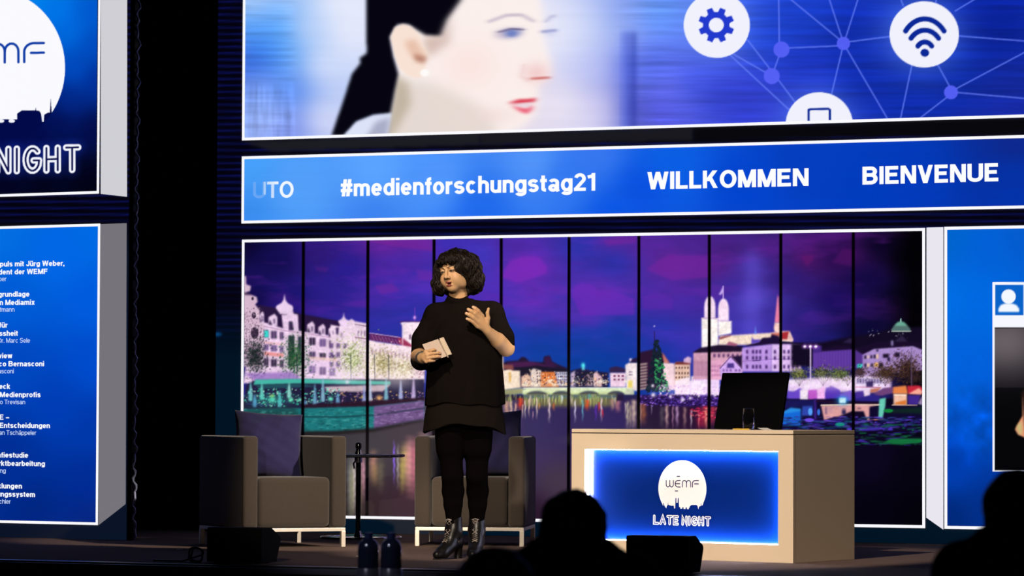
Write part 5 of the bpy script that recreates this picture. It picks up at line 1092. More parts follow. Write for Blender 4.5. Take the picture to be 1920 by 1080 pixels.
for q in ((pu0-.002, pu0+.003, pv0+.002, pv1-.002), (pu1-.003, pu1+.002, pv0+.002, pv1-.002), (pu0+.004, pu1-.004, pv0-.002, pv0+.003), (pu0+.004, pu1-.004, pv1-.003, pv1+.002)):
    MB().box(q[0], q[1], FT+.006, RD-.010, q[2], q[3]).obj('light_strip', m_strip, dk, label='glowing white light strip')
PP = Plane(PD.p0-PD.n*RD, TH)
m_vinyl = mat('white_vinyl', (0.80, 0.76, 0.73), .6, spec=.2, noise=.02); m_ink = mat('navy_vinyl', (0.006, 0.010, 0.07), .6, spec=.2, noise=.02); m_ink2 = mat('blue_vinyl', (0.002, 0.016, 0.17), .5, spec=.2, noise=.02)
def dpt(px, py, lift): return PP.pt(*PP.uv(px, py), lift)
zz = lambda x, y: (1080+x/4.8, 830+y/4.8)
(cu, cv) = PP.uv(1279.4, 916); ru = (PP.uv(1324.2, 916)[0]-PP.uv(1234.4, 916)[0])/2; rv = PP.uv(1279.4, 863)[1]-cv
loop = []
for x, y in [(785, 568), (787, 543), (793, 543), (797, 565), (813, 590), (819, 566), (826, 560), (829, 526), (834, 560), (860, 568), (880, 566), (886, 592), (893, 590), (895, 502), (899, 494), (904, 502), (905, 540), (914, 540), (916, 502), (920, 494), (925, 502), (930, 580), (940, 580), (940, 594), (956, 594), (956, 582), (970, 582), (970, 597), (986, 597), (986, 583), (1000, 583), (1000, 598), (1015, 598), (1015, 585), (1022, 585), (1022, 574), (1040, 560), (1088, 560), (1096, 572), (1102, 598), (1107, 576), (1122, 570), (1127, 534), (1132, 568), (1142, 558)]:
    loop.append(PP.uv(*zz(x, y)))
a1 = math.atan2((loop[-1][1]-cv)/rv, (loop[-1][0]-cu)/ru); a0 = math.atan2((loop[0][1]-cv)/rv, (loop[0][0]-cu)/ru)+2*math.pi
loop += [(cu+ru*math.cos(t), cv+rv*math.sin(t)) for t in np.linspace(a1, a0, 60)[1:-1]]
MB().prism([PP.pt(u, v, .0004) for u, v in loop], PP.n*.0015).obj('moon_logo', m_vinyl, lp, False)
bpy.context.view_layer.update()
for o in [c for c in lp.children]:
    V = np.array([v.co[:] for v in o.data.vertices]); L = tolocal(dk, V); [setattr(v, 'co', L[i]) for i, v in enumerate(o.data.vertices)]
def strokes_on_panel(name, strokes, W, pa, pb, cap, wd, m, lift, cap_round=True):
    (ua, va), (ub, vb) = PP.uv(*pa), PP.uv(*pb); hv = PP.uv(pa[0], pa[1]-cap)[1]-va; k = (ub-ua)/W; V = []; F = []
    for s in strokes:
        pts = [(ua+x*k, va+(vb-va)*x/W+y*hv) for x, y in s]; v, f = ribbon(pts, wd, cap_round); o_ = len(V)
        V += [PP.pt(a, b, lift) for a, b in v]; F += [tuple(i+o_ for i in q) for q in f]
    return obj(name, tolocal(dk, V), F, m, lp)
ppm = 338.0
s_, W_ = late_strokes('LATE NIGHT')
for word in (lambda q: q[0][0] < W_*.46, lambda q: q[0][0] >= W_*.46):
    ws = [q for q in s_ if word(q)]
    lt = strokes_on_panel('capitals', ws, W_, (1226.8, 981.0), (1331.5, 984.6), 13.6, 5.6/ppm, m_vinyl, .0008)
    strokes_on_panel('capitals_inline', ws, W_, (1226.8, 981.0), (1331.5, 984.6), 13.6, 1.7/ppm, m_ink2, .0012)
s_, W_ = mark_strokes()
strokes_on_panel('letter_mark', s_, W_, (1249.5, 913.0), (1310.0, 913.2), 12.2, 1.9/ppm, m_ink, .0024)

# ---- things on the desk
PB = Plane(PD.p0-PD.n*0.40, TH)
m_mon = mat('matt_black_plastic', (0.0015, 0.0015, 0.002), .7, spec=.03, noise=.2, nscale=20); m_scr = mat('switched_off_screen', (0.0012, 0.0012, 0.0018), .6, spec=.03, noise=.1, nscale=2)
ua, ub = PB.uv(1338, 804)[0], PB.uv(1462.5, 804)[0]; hm = PB.uv(1338, 697)[1]-PB.uv(1338, 805)[1]
q0 = PB.pt((ua+ub)/2, DH+.004); mo = empty('monitor', q0, -TH, 'black monitor leaning back on the desk behind the water glass', 'monitor')
tl = math.radians(15.5); Rm = Matrix.Rotation(-tl, 4, 'X'); w2 = (ub-ua)/2; hh = hm*1.015
MB().box(-w2, w2, 0, .022, 0.003, hh, .004, 2, Rm).obj('housing', m_mon, mo)
MB().box(-w2+.014, w2-.014, -.0012, .0005, .018, hh-.014, 0, 1, Rm).obj('screen', m_scr, mo)
MB().box(-w2*.5, w2*.5, .022, .048, .05, hh-.08, .008, 2, Rm).obj('back_bulge', m_mon, mo)
MB().box(w2-.002, w2+.004, .002, .014, hh-.05, hh-.022, .001, 1, Rm).obj('button_strip', m_mon, mo)
sf = MB(); sf.box(-.11, .11, .015, .17, 0.0, .010, .003); sf.box(-.025, .025, .09, .15, .008, .11, .003); sf.obj('stand', m_mon, mo)
PG = Plane(PD.p0-PD.n*0.13, TH)
m_glass = mat('clear_glass', (1, 1, 1), 0.0, spec=.5, trans=1.0, ior=1.47); m_water = mat('clear_water', (1, 1, 1), 0.0, spec=.5, trans=1.0, ior=1.33)
gp = PG.pt(PG.uv(1404, 805)[0], DH); gl = empty('water_glass', gp, 0, 'drinking glass half full of water on the desk in front of the monitor', 'glass')
MB().lathe([(0.0, 0.0), (.030, 0), (.0325, .003), (.0360, .045), (.0355, .075), (.0315, .122), (.0302, .1225), (.0298, .121), (.0335, .075), (.0340, .045), (.0305, .008), (0.0, .007)], 48).obj('tumbler', m_glass, gl, smooth=True, sharp=60)
MB().lathe([(0.0, .0075), (.0300, .0085), (.0336, .045), (.0332, .072), (0.0, .072)], 48).obj('water', m_water, gl, smooth=True, sharp=60)
PE = Plane(PD.p0-PD.n*0.085, TH); pa, pb = PE.pt(PE.uv(1373, 802)[0], DH+.0042), Plane(PD.p0-PD.n*0.075, TH).pt(PE.uv(1407, 802)[0], DH+.0042)
pa = np.array(pa); pb = np.array(pb); pe = empty('pencil', (pa+pb)/2-np.array([0, 0, .0042]), -TH, 'yellow pencil lying on the desk beside the glass', 'pencil')
d = (pb-pa); m_yel = mat('yellow_lacquer', (0.72, 0.47, 0.06), .4, noise=.05)
obj_ = MB().tube(tolocal(pe, [pa+d*.10, pb]), .0042, 6); obj_.obj('shaft', m_yel, pe)
MB().tube(tolocal(pe, [pa, pa+d*.10]), [.0008, .0042], 6).obj('tip', mat('bare_wood', (.62, .42, .24), .7, noise=.1), pe)
MB().tube(tolocal(pe, [pb, pb+d*.06]), .0043, 10).obj('ferrule', m_bright, pe)
V = []; F = []
for j in range(13):
    for i in range(2):
        t = j/12; V.append((-.10+.20*t, -.05+.10*i, .0012+.012*max(0, (.25-t)/.25)**2)); 
for v in list(V): V.append((v[0], v[1], v[2]-.0008))
for j in range(12): a = 2*j; F += [(a, a+1, a+3, a+2), (a+26, a+28, a+29, a+27), (a, a+2, a+28, a+26), (a+1, a+27, a+29, a+3)]
F += [(0, 26, 27, 1), (24, 25, 51, 50)]
pp_ = obj('paper_sheet', V, F, mat('white_paper', (.78, .74, .68), .8, noise=.02)); q = PE.pt(PE.uv(1458, 804)[0], DH); pp_.location = q; pp_.rotation_euler = (0, 0, -TH)
tag(pp_, 'white sheet of paper with a curled corner on the desk right of the glass', 'paper')

# ---- floor monitors at the stage edge
m_wedge = mat('black_speaker_paint', (0.0028, 0.0028, 0.0034), .8, spec=.08, noise=.3, nscale=60, bump=.15); m_grille = mat('black_grille', (0.004, 0.004, 0.005), .7, metal=.2, noise=.3, nscale=300)
def wedge(px, py, wd, label):
    """px, py: floor point below the right end of its back"""
    t = empty('stage_monitor', floorspot(px, py), 0.0, label, 'stage monitor', 'stage monitors along the front of the stage')
    prof = [(0.0, 0.006), (0.0, .186), (.010, .196), (.115, .196), (.225, .142), (.232, .125), (.180, .006)]
    MB().prism([(-wd, d_, z) for d_, z in prof], (wd, 0, 0)).obj('cabinet', m_wedge, t)
    g = [(.128, .1915), (.224, .1435), (.226, .1470), (.130, .1950)]
    MB().prism([(-wd+.015, d_, z+.001) for d_, z in g], (wd-.03, 0, 0)).obj('grille', m_grille, t)
    h = MB(); h.box(-wd*.62, -wd*.38, -.003, .001, .10, .135, .002); h.obj('handle', m_wedge, t)
    for x in (-wd+.04, -.04):
        for y in (.03, .15): MB().tube([(x, y, 0), (x, y, .0065)], .012, 10).obj('rubber_foot', m_grille, t)
    return t
wedge(490.5, 1057.5, .338, 'black wedge stage monitor on the stage edge in front of the left armchair')
wedge(1290.5, 1077.0, .345, 'black wedge stage monitor on the stage edge in front of the desk')
m_cbl = mat('black_cable', (.05, .055, .10), .35, spec=.5, noise=.1)
cc = floorspot(374, 1055)-np.array([.02, 0, 0]); pts = []
for i in range(70):
    a = i/69*4*math.pi; r_ = .040+.004*math.sin(i*.7); pts.append((cc[0]+r_*math.cos(a), cc[1]+.015*math.sin(a*.5), .044+r_*math.sin(a)))
pts += [(cc[0]-.1, cc[1]+.03, .006), (cc[0]-.3, cc[1]+.06, .006)]
o = MB().tube(pts, .0055, 8).obj('cable', m_cbl, smooth=True); tag(o, 'looped black cable at the left end of the wedge stage monitor near the left armchair', 'cable')
m_tape = mat('white_tape', (.75, .72, .66), .6, noise=.05)
for px, py, w_, lab in ((337, 1030, .035, 'short white tape mark on the dark floor left of the armchairs'), (671, 1043, .020, 'tiny white tape mark on the floor in front of the side table'), (963, 1043, .024, 'small white tape mark on the floor right of the woman')):
    o = MB().box(-w_/2, w_/2, -.01, .01, 0, .0015).obj('tape_mark', m_tape); o.location = floorspot(px, py); o.rotation_euler = (0, 0, PSI); tag(o, lab, 'tape mark', 'tape marks on the stage floor')

# ---- bottles on the tables in the hall
m_bglass = mat('dark_blue_bottle', (.010, .014, .030), .16, spec=.8, noise=.1, coat=.6); m_cap = mat('dark_blue_cap', (.012, .02, .07), .4, noise=.1); m_label = mat('dark_bottle_label', (.05, .046, .06), .28, spec=.6, noise=.3, nscale=25)
m_table = mat('black_tablecloth', (.008, .008, .010), .85, noise=.3, nscale=5)
def table(loc, w_, d_, label):
    t = empty('hall_table', (loc[0], loc[1], HALL), PSI, label, 'table')
    MB().box(-w_/2, w_/2, -d_/2, d_/2, .71, .75, .004).obj('tabletop', m_table, t)
    for a in (-1, 1):
        for b in (-1, 1): MB().box(a*(w_/2-.06)-.025, a*(w_/2-.06)+.025, b*(d_/2-.06)-.025, b*(d_/2-.06)+.025, 0, .712).obj('leg', m_table, t)
    return t
tb = at_depth(715, 900, 13.3); table(tb, 1.2, .6, 'black hall table in front of the stage, below the two far bottles')
tb2 = at_depth(775, 900, 9.75); table(tb2, .46, .4, 'black hall table nearest the camera, below the two near bottles')
def bottle(px, Z, label, group, h=.334, base=.05):
    p_ = at_depth(px, 1000, Z); t = empty('water_bottle', (p_[0], p_[1], base), 0, label, 'bottle', group)
    k = h/.334
    MB().lathe([(0, 0), (.036, 0), (.040, .006), (.040, .270*k), (.0385, .284*k), (.033, .297*k), (.024, .306*k), (.0155, .311*k), (.0145, .316*k), (0, .316*k)], 40).obj('body', m_bglass, t, smooth=True, sharp=70)
    MB().lathe([(.0403, .09*k), (.0407, .0905*k), (.0407, .200*k), (.0403, .2005*k)], 40).obj('label', m_label, t, smooth=True)
    MB().lathe([(0, .311*k), (.017, .311*k), (.017, .332*k), (.015, .334*k), (0, .334*k)], 28).obj('cap', m_cap, t, smooth=True)
    return t
bottle(691, 13.3, 'left water bottle of the pair in front of the side table', 'water bottles in the hall')
bottle(733.5, 13.3, 'right water bottle of the pair in front of the side table', 'water bottles in the hall')
bottle(748, 9.75, 'left of the two blurred water bottles at the bottom edge of the photo', 'water bottles in the hall', .334)
bottle(806, 9.75, 'right of the two blurred water bottles at the bottom edge of the photo', 'water bottles in the hall', .334)

# ================================================================ bodies: blended solids turned into one continuous surface
class Field:
    def __init__(s, lo, hi, h):
        s.lo = np.array(lo, float); s.h = h; s.n = (np.ceil((np.array(hi)-s.lo)/h).astype(int)+1)
        s.v = np.full(tuple(s.n), 1.0, np.float32)
        s.ax = [(s.lo[i]+np.arange(s.n[i])*h).astype(np.float32) for i in range(3)]
    def blk(s, lo, hi):
        a = np.clip(np.floor((np.array(lo)-s.lo)/s.h).astype(int), 0, s.n); b = np.clip(np.ceil((np.array(hi)-s.lo)/s.h).astype(int)+1, 0, s.n)
        if np.any(b <= a): return None
        sl = tuple(slice(a[i], b[i]) for i in range(3))
        return sl, s.ax[0][sl[0]][:, None, None], s.ax[1][sl[1]][None, :, None], s.ax[2][sl[2]][None, None, :]
    def put(s, fn, lo, hi, k, mode='add'):
        m = max(k, 2*s.h)+s.h*2
        B = s.blk(np.array(lo)-m, np.array(hi)+m)
        if B is None: return s
        sl, X, Y, Z = B; d = fn(X, Y, Z); v = s.v[sl]
        if mode == 'sub':
            d = -d
            if k > 0: h = np.clip(.5-.5*(v-d)/k, 0, 1); s.v[sl] = v*(1-h)+d*h+k*h*(1-h)
            else: s.v[sl] = np.maximum(v, d)
        else:
            if k > 0: h = np.clip(.5+.5*(v-d)/k, 0, 1); s.v[sl] = v*(1-h)+d*h-k*h*(1-h)
            else: s.v[sl] = np.minimum(v, d)
        return s
    def cone(s, a, b, ra, rb, k=0.01, mode='add'):
        a = np.array(a, float); b = np.array(b, float); ba = b-a; L = ba@ba+1e-12; R = max(ra, rb)
        def fn(X, Y, Z):
            t = np.clip(((X-a[0])*ba[0]+(Y-a[1])*ba[1]+(Z-a[2])*ba[2])/L, 0, 1)
            return np.sqrt((X-a[0]-t*ba[0])**2+(Y-a[1]-t*ba[1])**2+(Z-a[2]-t*ba[2])**2)-(ra+(rb-ra)*t)
        return s.put(fn, np.minimum(a, b)-R, np.maximum(a, b)+R, k, mode)
    def chain(s, pts, rs, k=0.01):
        for i in range(len(pts)-1): s.cone(pts[i], pts[i+1], rs[i], rs[i+1], k if i == 0 else max(.004, k*.6))
        return s
    def ell(s, c, r, k=0.01, R=None, mode='add'):
        c = np.array(c, float); r = np.array(r, float); R = np.eye(3) if R is None else R
        def fn(X, Y, Z):
            x, y, z = X-c[0], Y-c[1], Z-c[2]
            p = [R[0, i]*x+R[1, i]*y+R[2, i]*z for i in range(3)]
            k0 = np.sqrt(sum((p[i]/r[i])**2 for i in range(3)))+1e-6; k1 = np.sqrt(sum((p[i]/r[i]**2)**2 for i in range(3)))+1e-6
            return k0*(k0-1)/k1
        e = np.abs(R)@r
        return s.put(fn, c-e, c+e, k, mode)
    def mesh(s):
        v = s.v; ins = v < 0; nx, ny, nz = v.shape
        cnt = np.zeros((nx-1, ny-1, nz-1), np.int8)
        for dx in (0, 1):
            for dy in (0, 1):
                for dz in (0, 1): cnt += ins[dx:nx-1+dx, dy:ny-1+dy, dz:nz-1+dz]
        ci, cj, ck = np.nonzero((cnt > 0) & (cnt < 8))
        idx = np.full(cnt.shape, -1, np.int32); idx[ci, cj, ck] = np.arange(len(ci))
        acc = np.zeros((len(ci), 3)); num = np.zeros(len(ci))
        cor = [(a, b, c) for a in (0, 1) for b in (0, 1) for c in (0, 1)]
        for p in range(8):
            for q in range(p+1, 8):
                d = np.array(cor[q])-np.array(cor[p])
                if np.abs(d).sum() != 1: continue
                A = v[ci+cor[p][0], cj+cor[p][1], ck+cor[p][2]]; B = v[ci+cor[q][0], cj+cor[q][1], ck+cor[q][2]]
                m = (A < 0) != (B < 0); t = np.where(m, A/np.where(m, A-B, 1), 0)
                acc += np.where(m[:, None], np.array(cor[p])+t[:, None]*d, 0); num += m
        V = s.lo+(np.stack([ci, cj, ck], 1)+acc/num[:, None])*s.h
        F = []
        for ax in range(3):
            o = [0, 0, 0]; o[ax] = 1
            A = ins[:nx-o[0], :ny-o[1], :nz-o[2]]; B = ins[o[0]:, o[1]:, o[2]:]
            i, j, k = np.nonzero(A != B); fl = A[i, j, k]
            u, w_ = [(1, 2), (2, 0), (0, 1)][ax]; P = np.stack([i, j, k], 1)
            ok = (P[:, u] > 0) & (P[:, w_] > 0) & (P[:, u] < v.shape[u]-1) & (P[:, w_] < v.shape[w_]-1)
            P = P[ok]; fl = fl[ok]
            def at(du, dw):
                Q = P.copy(); Q[:, u] -= du; Q[:, w_] -= dw; return idx[Q[:, 0], Q[:, 1], Q[:, 2]]
            q = np.stack([at(1, 1), at(0, 1), at(0, 0), at(1, 0)], 1); q[~fl] = q[~fl][:, ::-1]; F.append(q)
        F = np.concatenate(F); F = F[(F >= 0).all(1)]
        # keep the largest connected shell only is not needed; relax once to take the grid out of the surface
        nb = np.zeros_like(V); c = np.zeros(len(V))
        for a, b in ((0, 1), (1, 2), (2, 3), (3, 0)):
            np.add.at(nb, F[:, a], V[F[:, b]]); np.add.at(c, F[:, a], 1); np.add.at(nb, F[:, b], V[F[:, a]]); np.add.at(c, F[:, b], 1)
        V = V*.5+.5*nb/np.maximum(c, 1)[:, None]
        return V, F
def rot3(rx=0, ry=0, rz=0):
    return np.array(Matrix.Rotation(rz, 3, 'Z')@Matrix.Rotation(ry, 3, 'Y')@Matrix.Rotation(rx, 3, 'X'))

# ---------------------------------------------------------------- the woman on the stage
WR = floorspot(865, 1048); KP = FPX/float((WR-CAMP)@CF)
wo = empty('person', WR, PSI, 'woman in a loose black tunic and lace-up boots speaking on the stage, one hand raised', 'person')
def wp(px, py, y=0.0): return np.array([(px-865)/KP*(1+y/20.1), y, (1048-py)/KP*(1+y/20.1)])
HCn = wp(849, 506, -.02); HR = rot3(0, 0, math.radians(-28))
HR = rot3(0, math.radians(-10), 0)@HR@rot3(math.radians(2), 0, 0)
hp = lambda x, y, z: HCn+HR@np.array([x, y, z])
f = Field((-.34, -.36, -.01), (.36, .26, 1.76), 0.0030)
# trunk and legs (under the clothes)
f.ell((0.01, .03, .90), (.15, .115, .14), .04); f.ell((.01, .03, 1.08), (.135, .10, .17), .05); f.ell((.01, .035, 1.30), (.145, .10, .17), .05)
f.cone((-.12, .025, 1.375), (.14, .025, 1.38), .042, .042, .03)
for sx, hx, kx, ax_, yo in ((-1, -.068, -.053, -.045, 0.0), (1, .078, .086, .086, .11)):
    f.chain([(hx, .03, .84), (hx*.95+kx*.05, .02+yo*.3, .70), (hx*.9+kx*.1, .02+yo*.4, .60), (kx, .0+yo*.5, .472), (kx+.004, .033+yo*.7, .385), (kx+.004, .033+yo*.8, .31), (ax_, .03+yo, .19), (ax_, .03+yo, .10)], [.078, .066, .056, .050, .050, .046, .032, .032], .02)
    f.cone((ax_, .03+yo, .10), (ax_+(-.02 if sx < 0 else 0), .02+yo, .075), .030, .028, .02)
# neck and head
f.cone(wp(857, 572, .03), hp(0, .022, -.07), .055, .050, .03)
f.ell(hp(0, .018, .022), (.072, .090, .080), .02, HR); f.ell(hp(0, -.028, -.040), (.058, .062, .082), .03, HR)
f.ell(hp(0, -.062, -.096), (.026, .024, .022), .025, HR)
for q in (-1, 1):
    f.ell(hp(q*.036, -.058, -.048), (.028, .028, .034), .025, HR); f.ell(hp(q*.050, -.02, -.075), (.018, .035, .03), .025, HR)
    f.ell(hp(q*.077, .012, -.012), (.010, .022, .034), .008, HR)
    f.ell(hp(q*.031, -.098, .001), (.019, .016, .012), .012, HR, 'sub')
    f.ell(hp(q*.031, -.0745, .001), (.0165, .0165, .0135), .003, HR)
    f.cone(hp(q*.012, -.088, .0215), hp(q*.046, -.072, .023), .007, .006, .012)
    f.ell(hp(q*.0125, -.099, -.036), (.0095, .010, .008), .006, HR)
f.cone(hp(0, -.088, .008), hp(0, -.111, -.031), .0080, .0108, .010)
for q in (-1, 1): f.ell(hp(q*.0065, -.109, -.0405), (.0035, .005, .003), .002, HR, 'sub')
f.cone(hp(-.017, -.086, -.063), hp(.017, -.086, -.063), .0050, .0050, .006); f.ell(hp(0, -.092, -.0620), (.010, .005, .0045), .006, HR)
f.cone(hp(-.014, -.085, -.0795), hp(.014, -.085, -.0795), .0058, .0058, .006); f.ell(hp(0, -.0905, -.080), (.012, .005, .005), .006, HR)
f.ell(hp(0, -.096, -.0712), (.0165, .018, .0052), .003, HR, 'sub')
# her right arm, folded in front, and the hand round the notebook
E1, W1 = wp(783, 668, .02), wp(791, 669, -.185)
f.cone(wp(815, 594, .02), E1, .042, .043, .02); f.cone(E1, W1, .043, .029, .012)
kn = [wp(797.5, 657, -.236), wp(800.5, 662.5, -.244), wp(801, 668.5, -.243), wp(798.5, 674.5, -.236)]
f.cone(W1, wp(796, 666, -.215), .026, .024, .012)
for q in kn: f.cone(wp(793, 667, -.205), q, .017, .0125, .010)
fin1 = [[kn[0], wp(806.5, 654.2, -.250), wp(812.5, 652.6, -.244), wp(815.5, 652.8, -.236)], [kn[1], wp(812.5, 659.2, -.258), wp(820.5, 658.0, -.252), wp(824.5, 658.6, -.243)],
        [kn[2], wp(812.5, 666.0, -.256), wp(820.5, 665.0, -.250), wp(824.5, 665.4, -.242)], [kn[3], wp(806.0, 673.6, -.248), wp(811.0, 673.2, -.243), wp(814.0, 673.4, -.237)]]
for c, r_ in zip(fin1, (.0088, .0090, .0088, .0078)): f.chain(c, [r_*1.12, r_, r_*.95, r_*.82], .004)
f.chain([wp(794, 664, -.20), wp(801, 652, -.196), wp(811, 648, -.194)], [.014, .0105, .0085], .006)
# her left arm, raised hand with the back to the hall
E2, W2 = wp(948, 653, .01), wp(913.5, 618.5, -.135)
f.cone(wp(922, 594, .02), E2, .042, .045, .02); f.cone(E2, wp(932, 637, -.06), .046, .042, .012); f.cone(wp(932, 637, -.06), W2, .042, .0275, .012)
PH = [wp(902.5, 589.5, -.175), wp(898.5, 595.0, -.181), wp(895.5, 601.5, -.180), wp(893.5, 608.5, -.172)]
for q in PH: f.cone(wp(911, 615, -.142), q, .020, .0130, .012)
f.cone(wp(904, 607, -.160), wp(898, 599, -.176), .020, .016, .012)
TP = [wp(886.3, 572.8, -.205), wp(877.0, 577.0, -.214), wp(873.4, 584.6, -.212), wp(874.6, 594.8, -.200)]
for a, b, r_, bend in zip(PH, TP, (.0120, .0122, .0118, .0106), (.010, .012, .012, .010)):
    m1 = a*.55+b*.45+np.array([.0, -bend, .006]); m2 = a*.25+b*.75+np.array([0, -bend*.75, .004])
    f.chain([a, m1, m2, b], [r_*1.15, r_, r_*.93, r_*.80], .004)
f.chain([wp(911, 608, -.150), wp(914.0, 594, -.165), wp(912.8, 584, -.172), wp(914.8, 576, -.174)], [.018, .0125, .0098, .0078], .008)
V, F = f.mesh()
# skin tones: lips, brows, knuckles and nails keep their own colour; brow shade is painted round the eyes
Cc = np.tile(np.array([.52, .305, .155]), (len(V), 1))
H = (V-HCn)@HR
def tint(mask, c): 
    global Cc
    Cc = Cc+(np.array(c)-Cc)*np.clip(mask, 0, 1)[:, None]
lipd = np.minimum(np.hypot(H[:, 0]/.021, (H[:, 2]+.0635)/.0058), np.hypot(H[:, 0]/.017, (H[:, 2]+.0805)/.0080))
tint((1.12-lipd)*5*(H[:, 1] < -.07), (.26, .065, .05))
tint(((1-np.hypot(H[:, 0]/.0165, (H[:, 2]+.0712)/.0045))*4)*(H[:, 1] < -.06), (.05, .012, .012))
for q in (-1, 1):
    t_ = (q*H[:, 0]-.012)/.036; zb_ = .0190+.0065*np.sin(np.clip(t_, 0, 1)*2.4)
    tint((1-np.abs(H[:, 2]-zb_)/.0040)*3*((t_ > 0) & (t_ < 1) & (H[:, 1] < -.05)), (.055, .030, .018))
    ed = np.hypot((q*H[:, 0]-.031)/.0140, (H[:, 2]-.000)/.0042); on = H[:, 1] < -.06
    tint((1.65-ed)*1.6*on, (.16, .085, .055)); tint((1.45-ed)*5*on, (.035, .019, .014)); tint((1.0-ed)*6*on, (.10, .085, .075)); tint((1-np.hypot((q*H[:, 0]-.029)/.0062, (H[:, 2]-.000)/.0058))*6*on, (.020, .018, .012))  # eye surround and whites darkened to stand for the shade under the brow
    ck_ = np.exp(-((q*H[:, 0]-.045)/.02)**2-((H[:, 2]+.03)/.02)**2)*.25*(H[:, 1] < -.02); tint(ck_, (.54, .24, .13))
for p_ in TP+[c[-1] for c in fin1]:
    d = np.linalg.norm(V-(p_+np.array([0, -.006, .0])), axis=1); tint((.0075-d)*300, (.60, .38, .27))
m_skin = attrmat('skin', emit=False, rough=.5, spec=.35); m_skin.node_tree.nodes['Principled BSDF'].inputs['Subsurface Weight'].default_value = 0.06; m_skin.node_tree.nodes['Principled BSDF'].inputs['Subsurface Scale'].default_value = 0.01
obj('body', V, F, m_skin, wo, smooth=True, colors=Cc)
del f

# clothes
m_tunic = mat('black_crepe', (.0062, .0047, .0043), .95, spec=.0, noise=.25, nscale=40, bump=.1)
m_tunic2 = mat('brown_black_crepe', (.0088, .0066, .0058), .95, spec=.0, noise=.25, nscale=40, bump=.1)
m_tight = mat('black_tights', (.0030, .0022, .0022), .95, spec=.0, noise=.2, nscale=60)
m_boot = mat('black_leather', (.0045, .0038, .0042), .34, spec=.28, noise=.25, nscale=50, bump=.12)
m_lace = mat('brown_grey_laces', (.30, .25, .22), .35, spec=.5, noise=.2, nscale=80)
def drape(zs, A, Bd, cx, cy, hem, top, fold, ph):
    """a hanging tube of cloth: half widths A and depths Bd over the heights zs, a wavy hem"""
    def fn(X, Y, Z):
        a = np.interp(Z.ravel(), zs, A).reshape(Z.shape); b = np.interp(Z.ravel(), zs, Bd).reshape(Z.shape); c = np.interp(Z.ravel(), zs, cx).reshape(Z.shape)
        x = X-c; y = Y-cy; th = np.arctan2(y/.7, x); low = np.clip((zs[-1]-.10-Z)/(zs[-1]-zs[0]), 0, 1)
        w_ = 1+low*(fold*np.sin(5*th+ph)+fold*.7*np.sin(9*th+1.3*ph)+fold*.4*np.sin(14*th+ph*2))
        d = (np.sqrt((x/a)**2+(y/b)**2)-w_)*np.minimum(a, b)
        hz = hem(x, y, th)
        return np.maximum(np.maximum(d, hz-Z), Z-top)
    return fn
f = Field((-.33, -.24, .84), (.34, .26, 1.52), 0.0042)
zs = [.86, .95, 1.05, 1.18, 1.28, 1.36, 1.415, 1.445, 1.47]
f.put(drape(zs, [.230, .226, .219, .206, .192, .178, .142, .098, .068], [.168, .166, .162, .158, .152, .125, .095, .076, .062], [.012, .012, .012, .011, .010, .008, .0, -.012, -.02], .03, lambda x, y, th: .878+.006*np.sin(3*th+1)-.006*np.sin(7*th), 1.475, .022, 1.1), (-.3, -.2, .85), (.32, .24, 1.48), .0)
f.cone((-.03, .025, 1.425), (-.150, .022, 1.392), .058, .062, .03); f.cone((-.01, .025, 1.43), (.168, .022, 1.402), .058, .064, .03); f.cone((-.152, .022, 1.390), (-.220, .022, 1.25), .064, .064, .03); f.cone((-.222, .022, 1.25), (-.238, .018, 1.130), .066, .058, .02)
f.cone((.170, .022, 1.400), (.226, .020, 1.26), .066, .067, .03); f.cone((.228, .020, 1.26), (.240, .015, 1.222), .068, .060, .02)
f.cone(wp(856, 573, .016), wp(855, 564, .008), .076, .063, .015)
sl, X, Y, Z = f.blk((-.12, -.12, 1.40), (.09, .14, 1.53)); f.v[sl] = np.maximum(f.v[sl], Z-(1.476+.42*(Y+.05)+.10*np.abs(X+.02))+0*X)
f.cone(E1+np.array([.002, -.02, .004]), W1, .046, .046, .004, 'sub'); f.cone(E2+np.array([.0, -.012, -.012]), wp(932, 637, -.06), .047, .047, .004, 'sub')
V, F = f.mesh(); obj('tunic', V, F, m_tunic, wo, smooth=True)
f = Field((-.28, -.20, .66), (.30, .26, .93), 0.0042)
f.put(drape([.68, .80, .92], [.240, .229, .205], [.178, .168, .15], [.012, .012, .012], .03, lambda x, y, th: .765-.052*np.abs(np.clip(x/.235, -1, 1))**2.2+.006*np.sin(6*th), .915, .030, 2.2), (-.26, -.18, .68), (.29, .24, .93), 0)
V, F = f.mesh(); obj('tunic_tier', V, F, m_tunic2, wo, smooth=True, label='lower brownish black tier of the tunic')
f = Field((-.2, -.2, .08), (.24, .28, .86), 0.0042)
f.cone((-.062, .03, .80), (-.064, .02, .63), .098, .084, .03); f.cone((.083, .05, .80), (.086, .05, .63), .098, .084, .03)
for sx, hx, kx, ax_, yo in ((-1, -.064, -.053, -.045, 0.0), (1, .086, .086, .086, .11)):
    f.chain([(hx, .02+yo*.3, .70), (hx*.9+kx*.1, .02+yo*.4, .60), (kx, .0+yo*.5, .472), (kx+.004, .033+yo*.7, .385), (kx+.004, .033+yo*.8, .31), (ax_, .03+yo, .19), (ax_, .03+yo, .15)], [.080, .068, .061, .063, .053, .039, .035], .02)
V, F = f.mesh(); obj('tights', V, F, m_tight, wo, smooth=True)
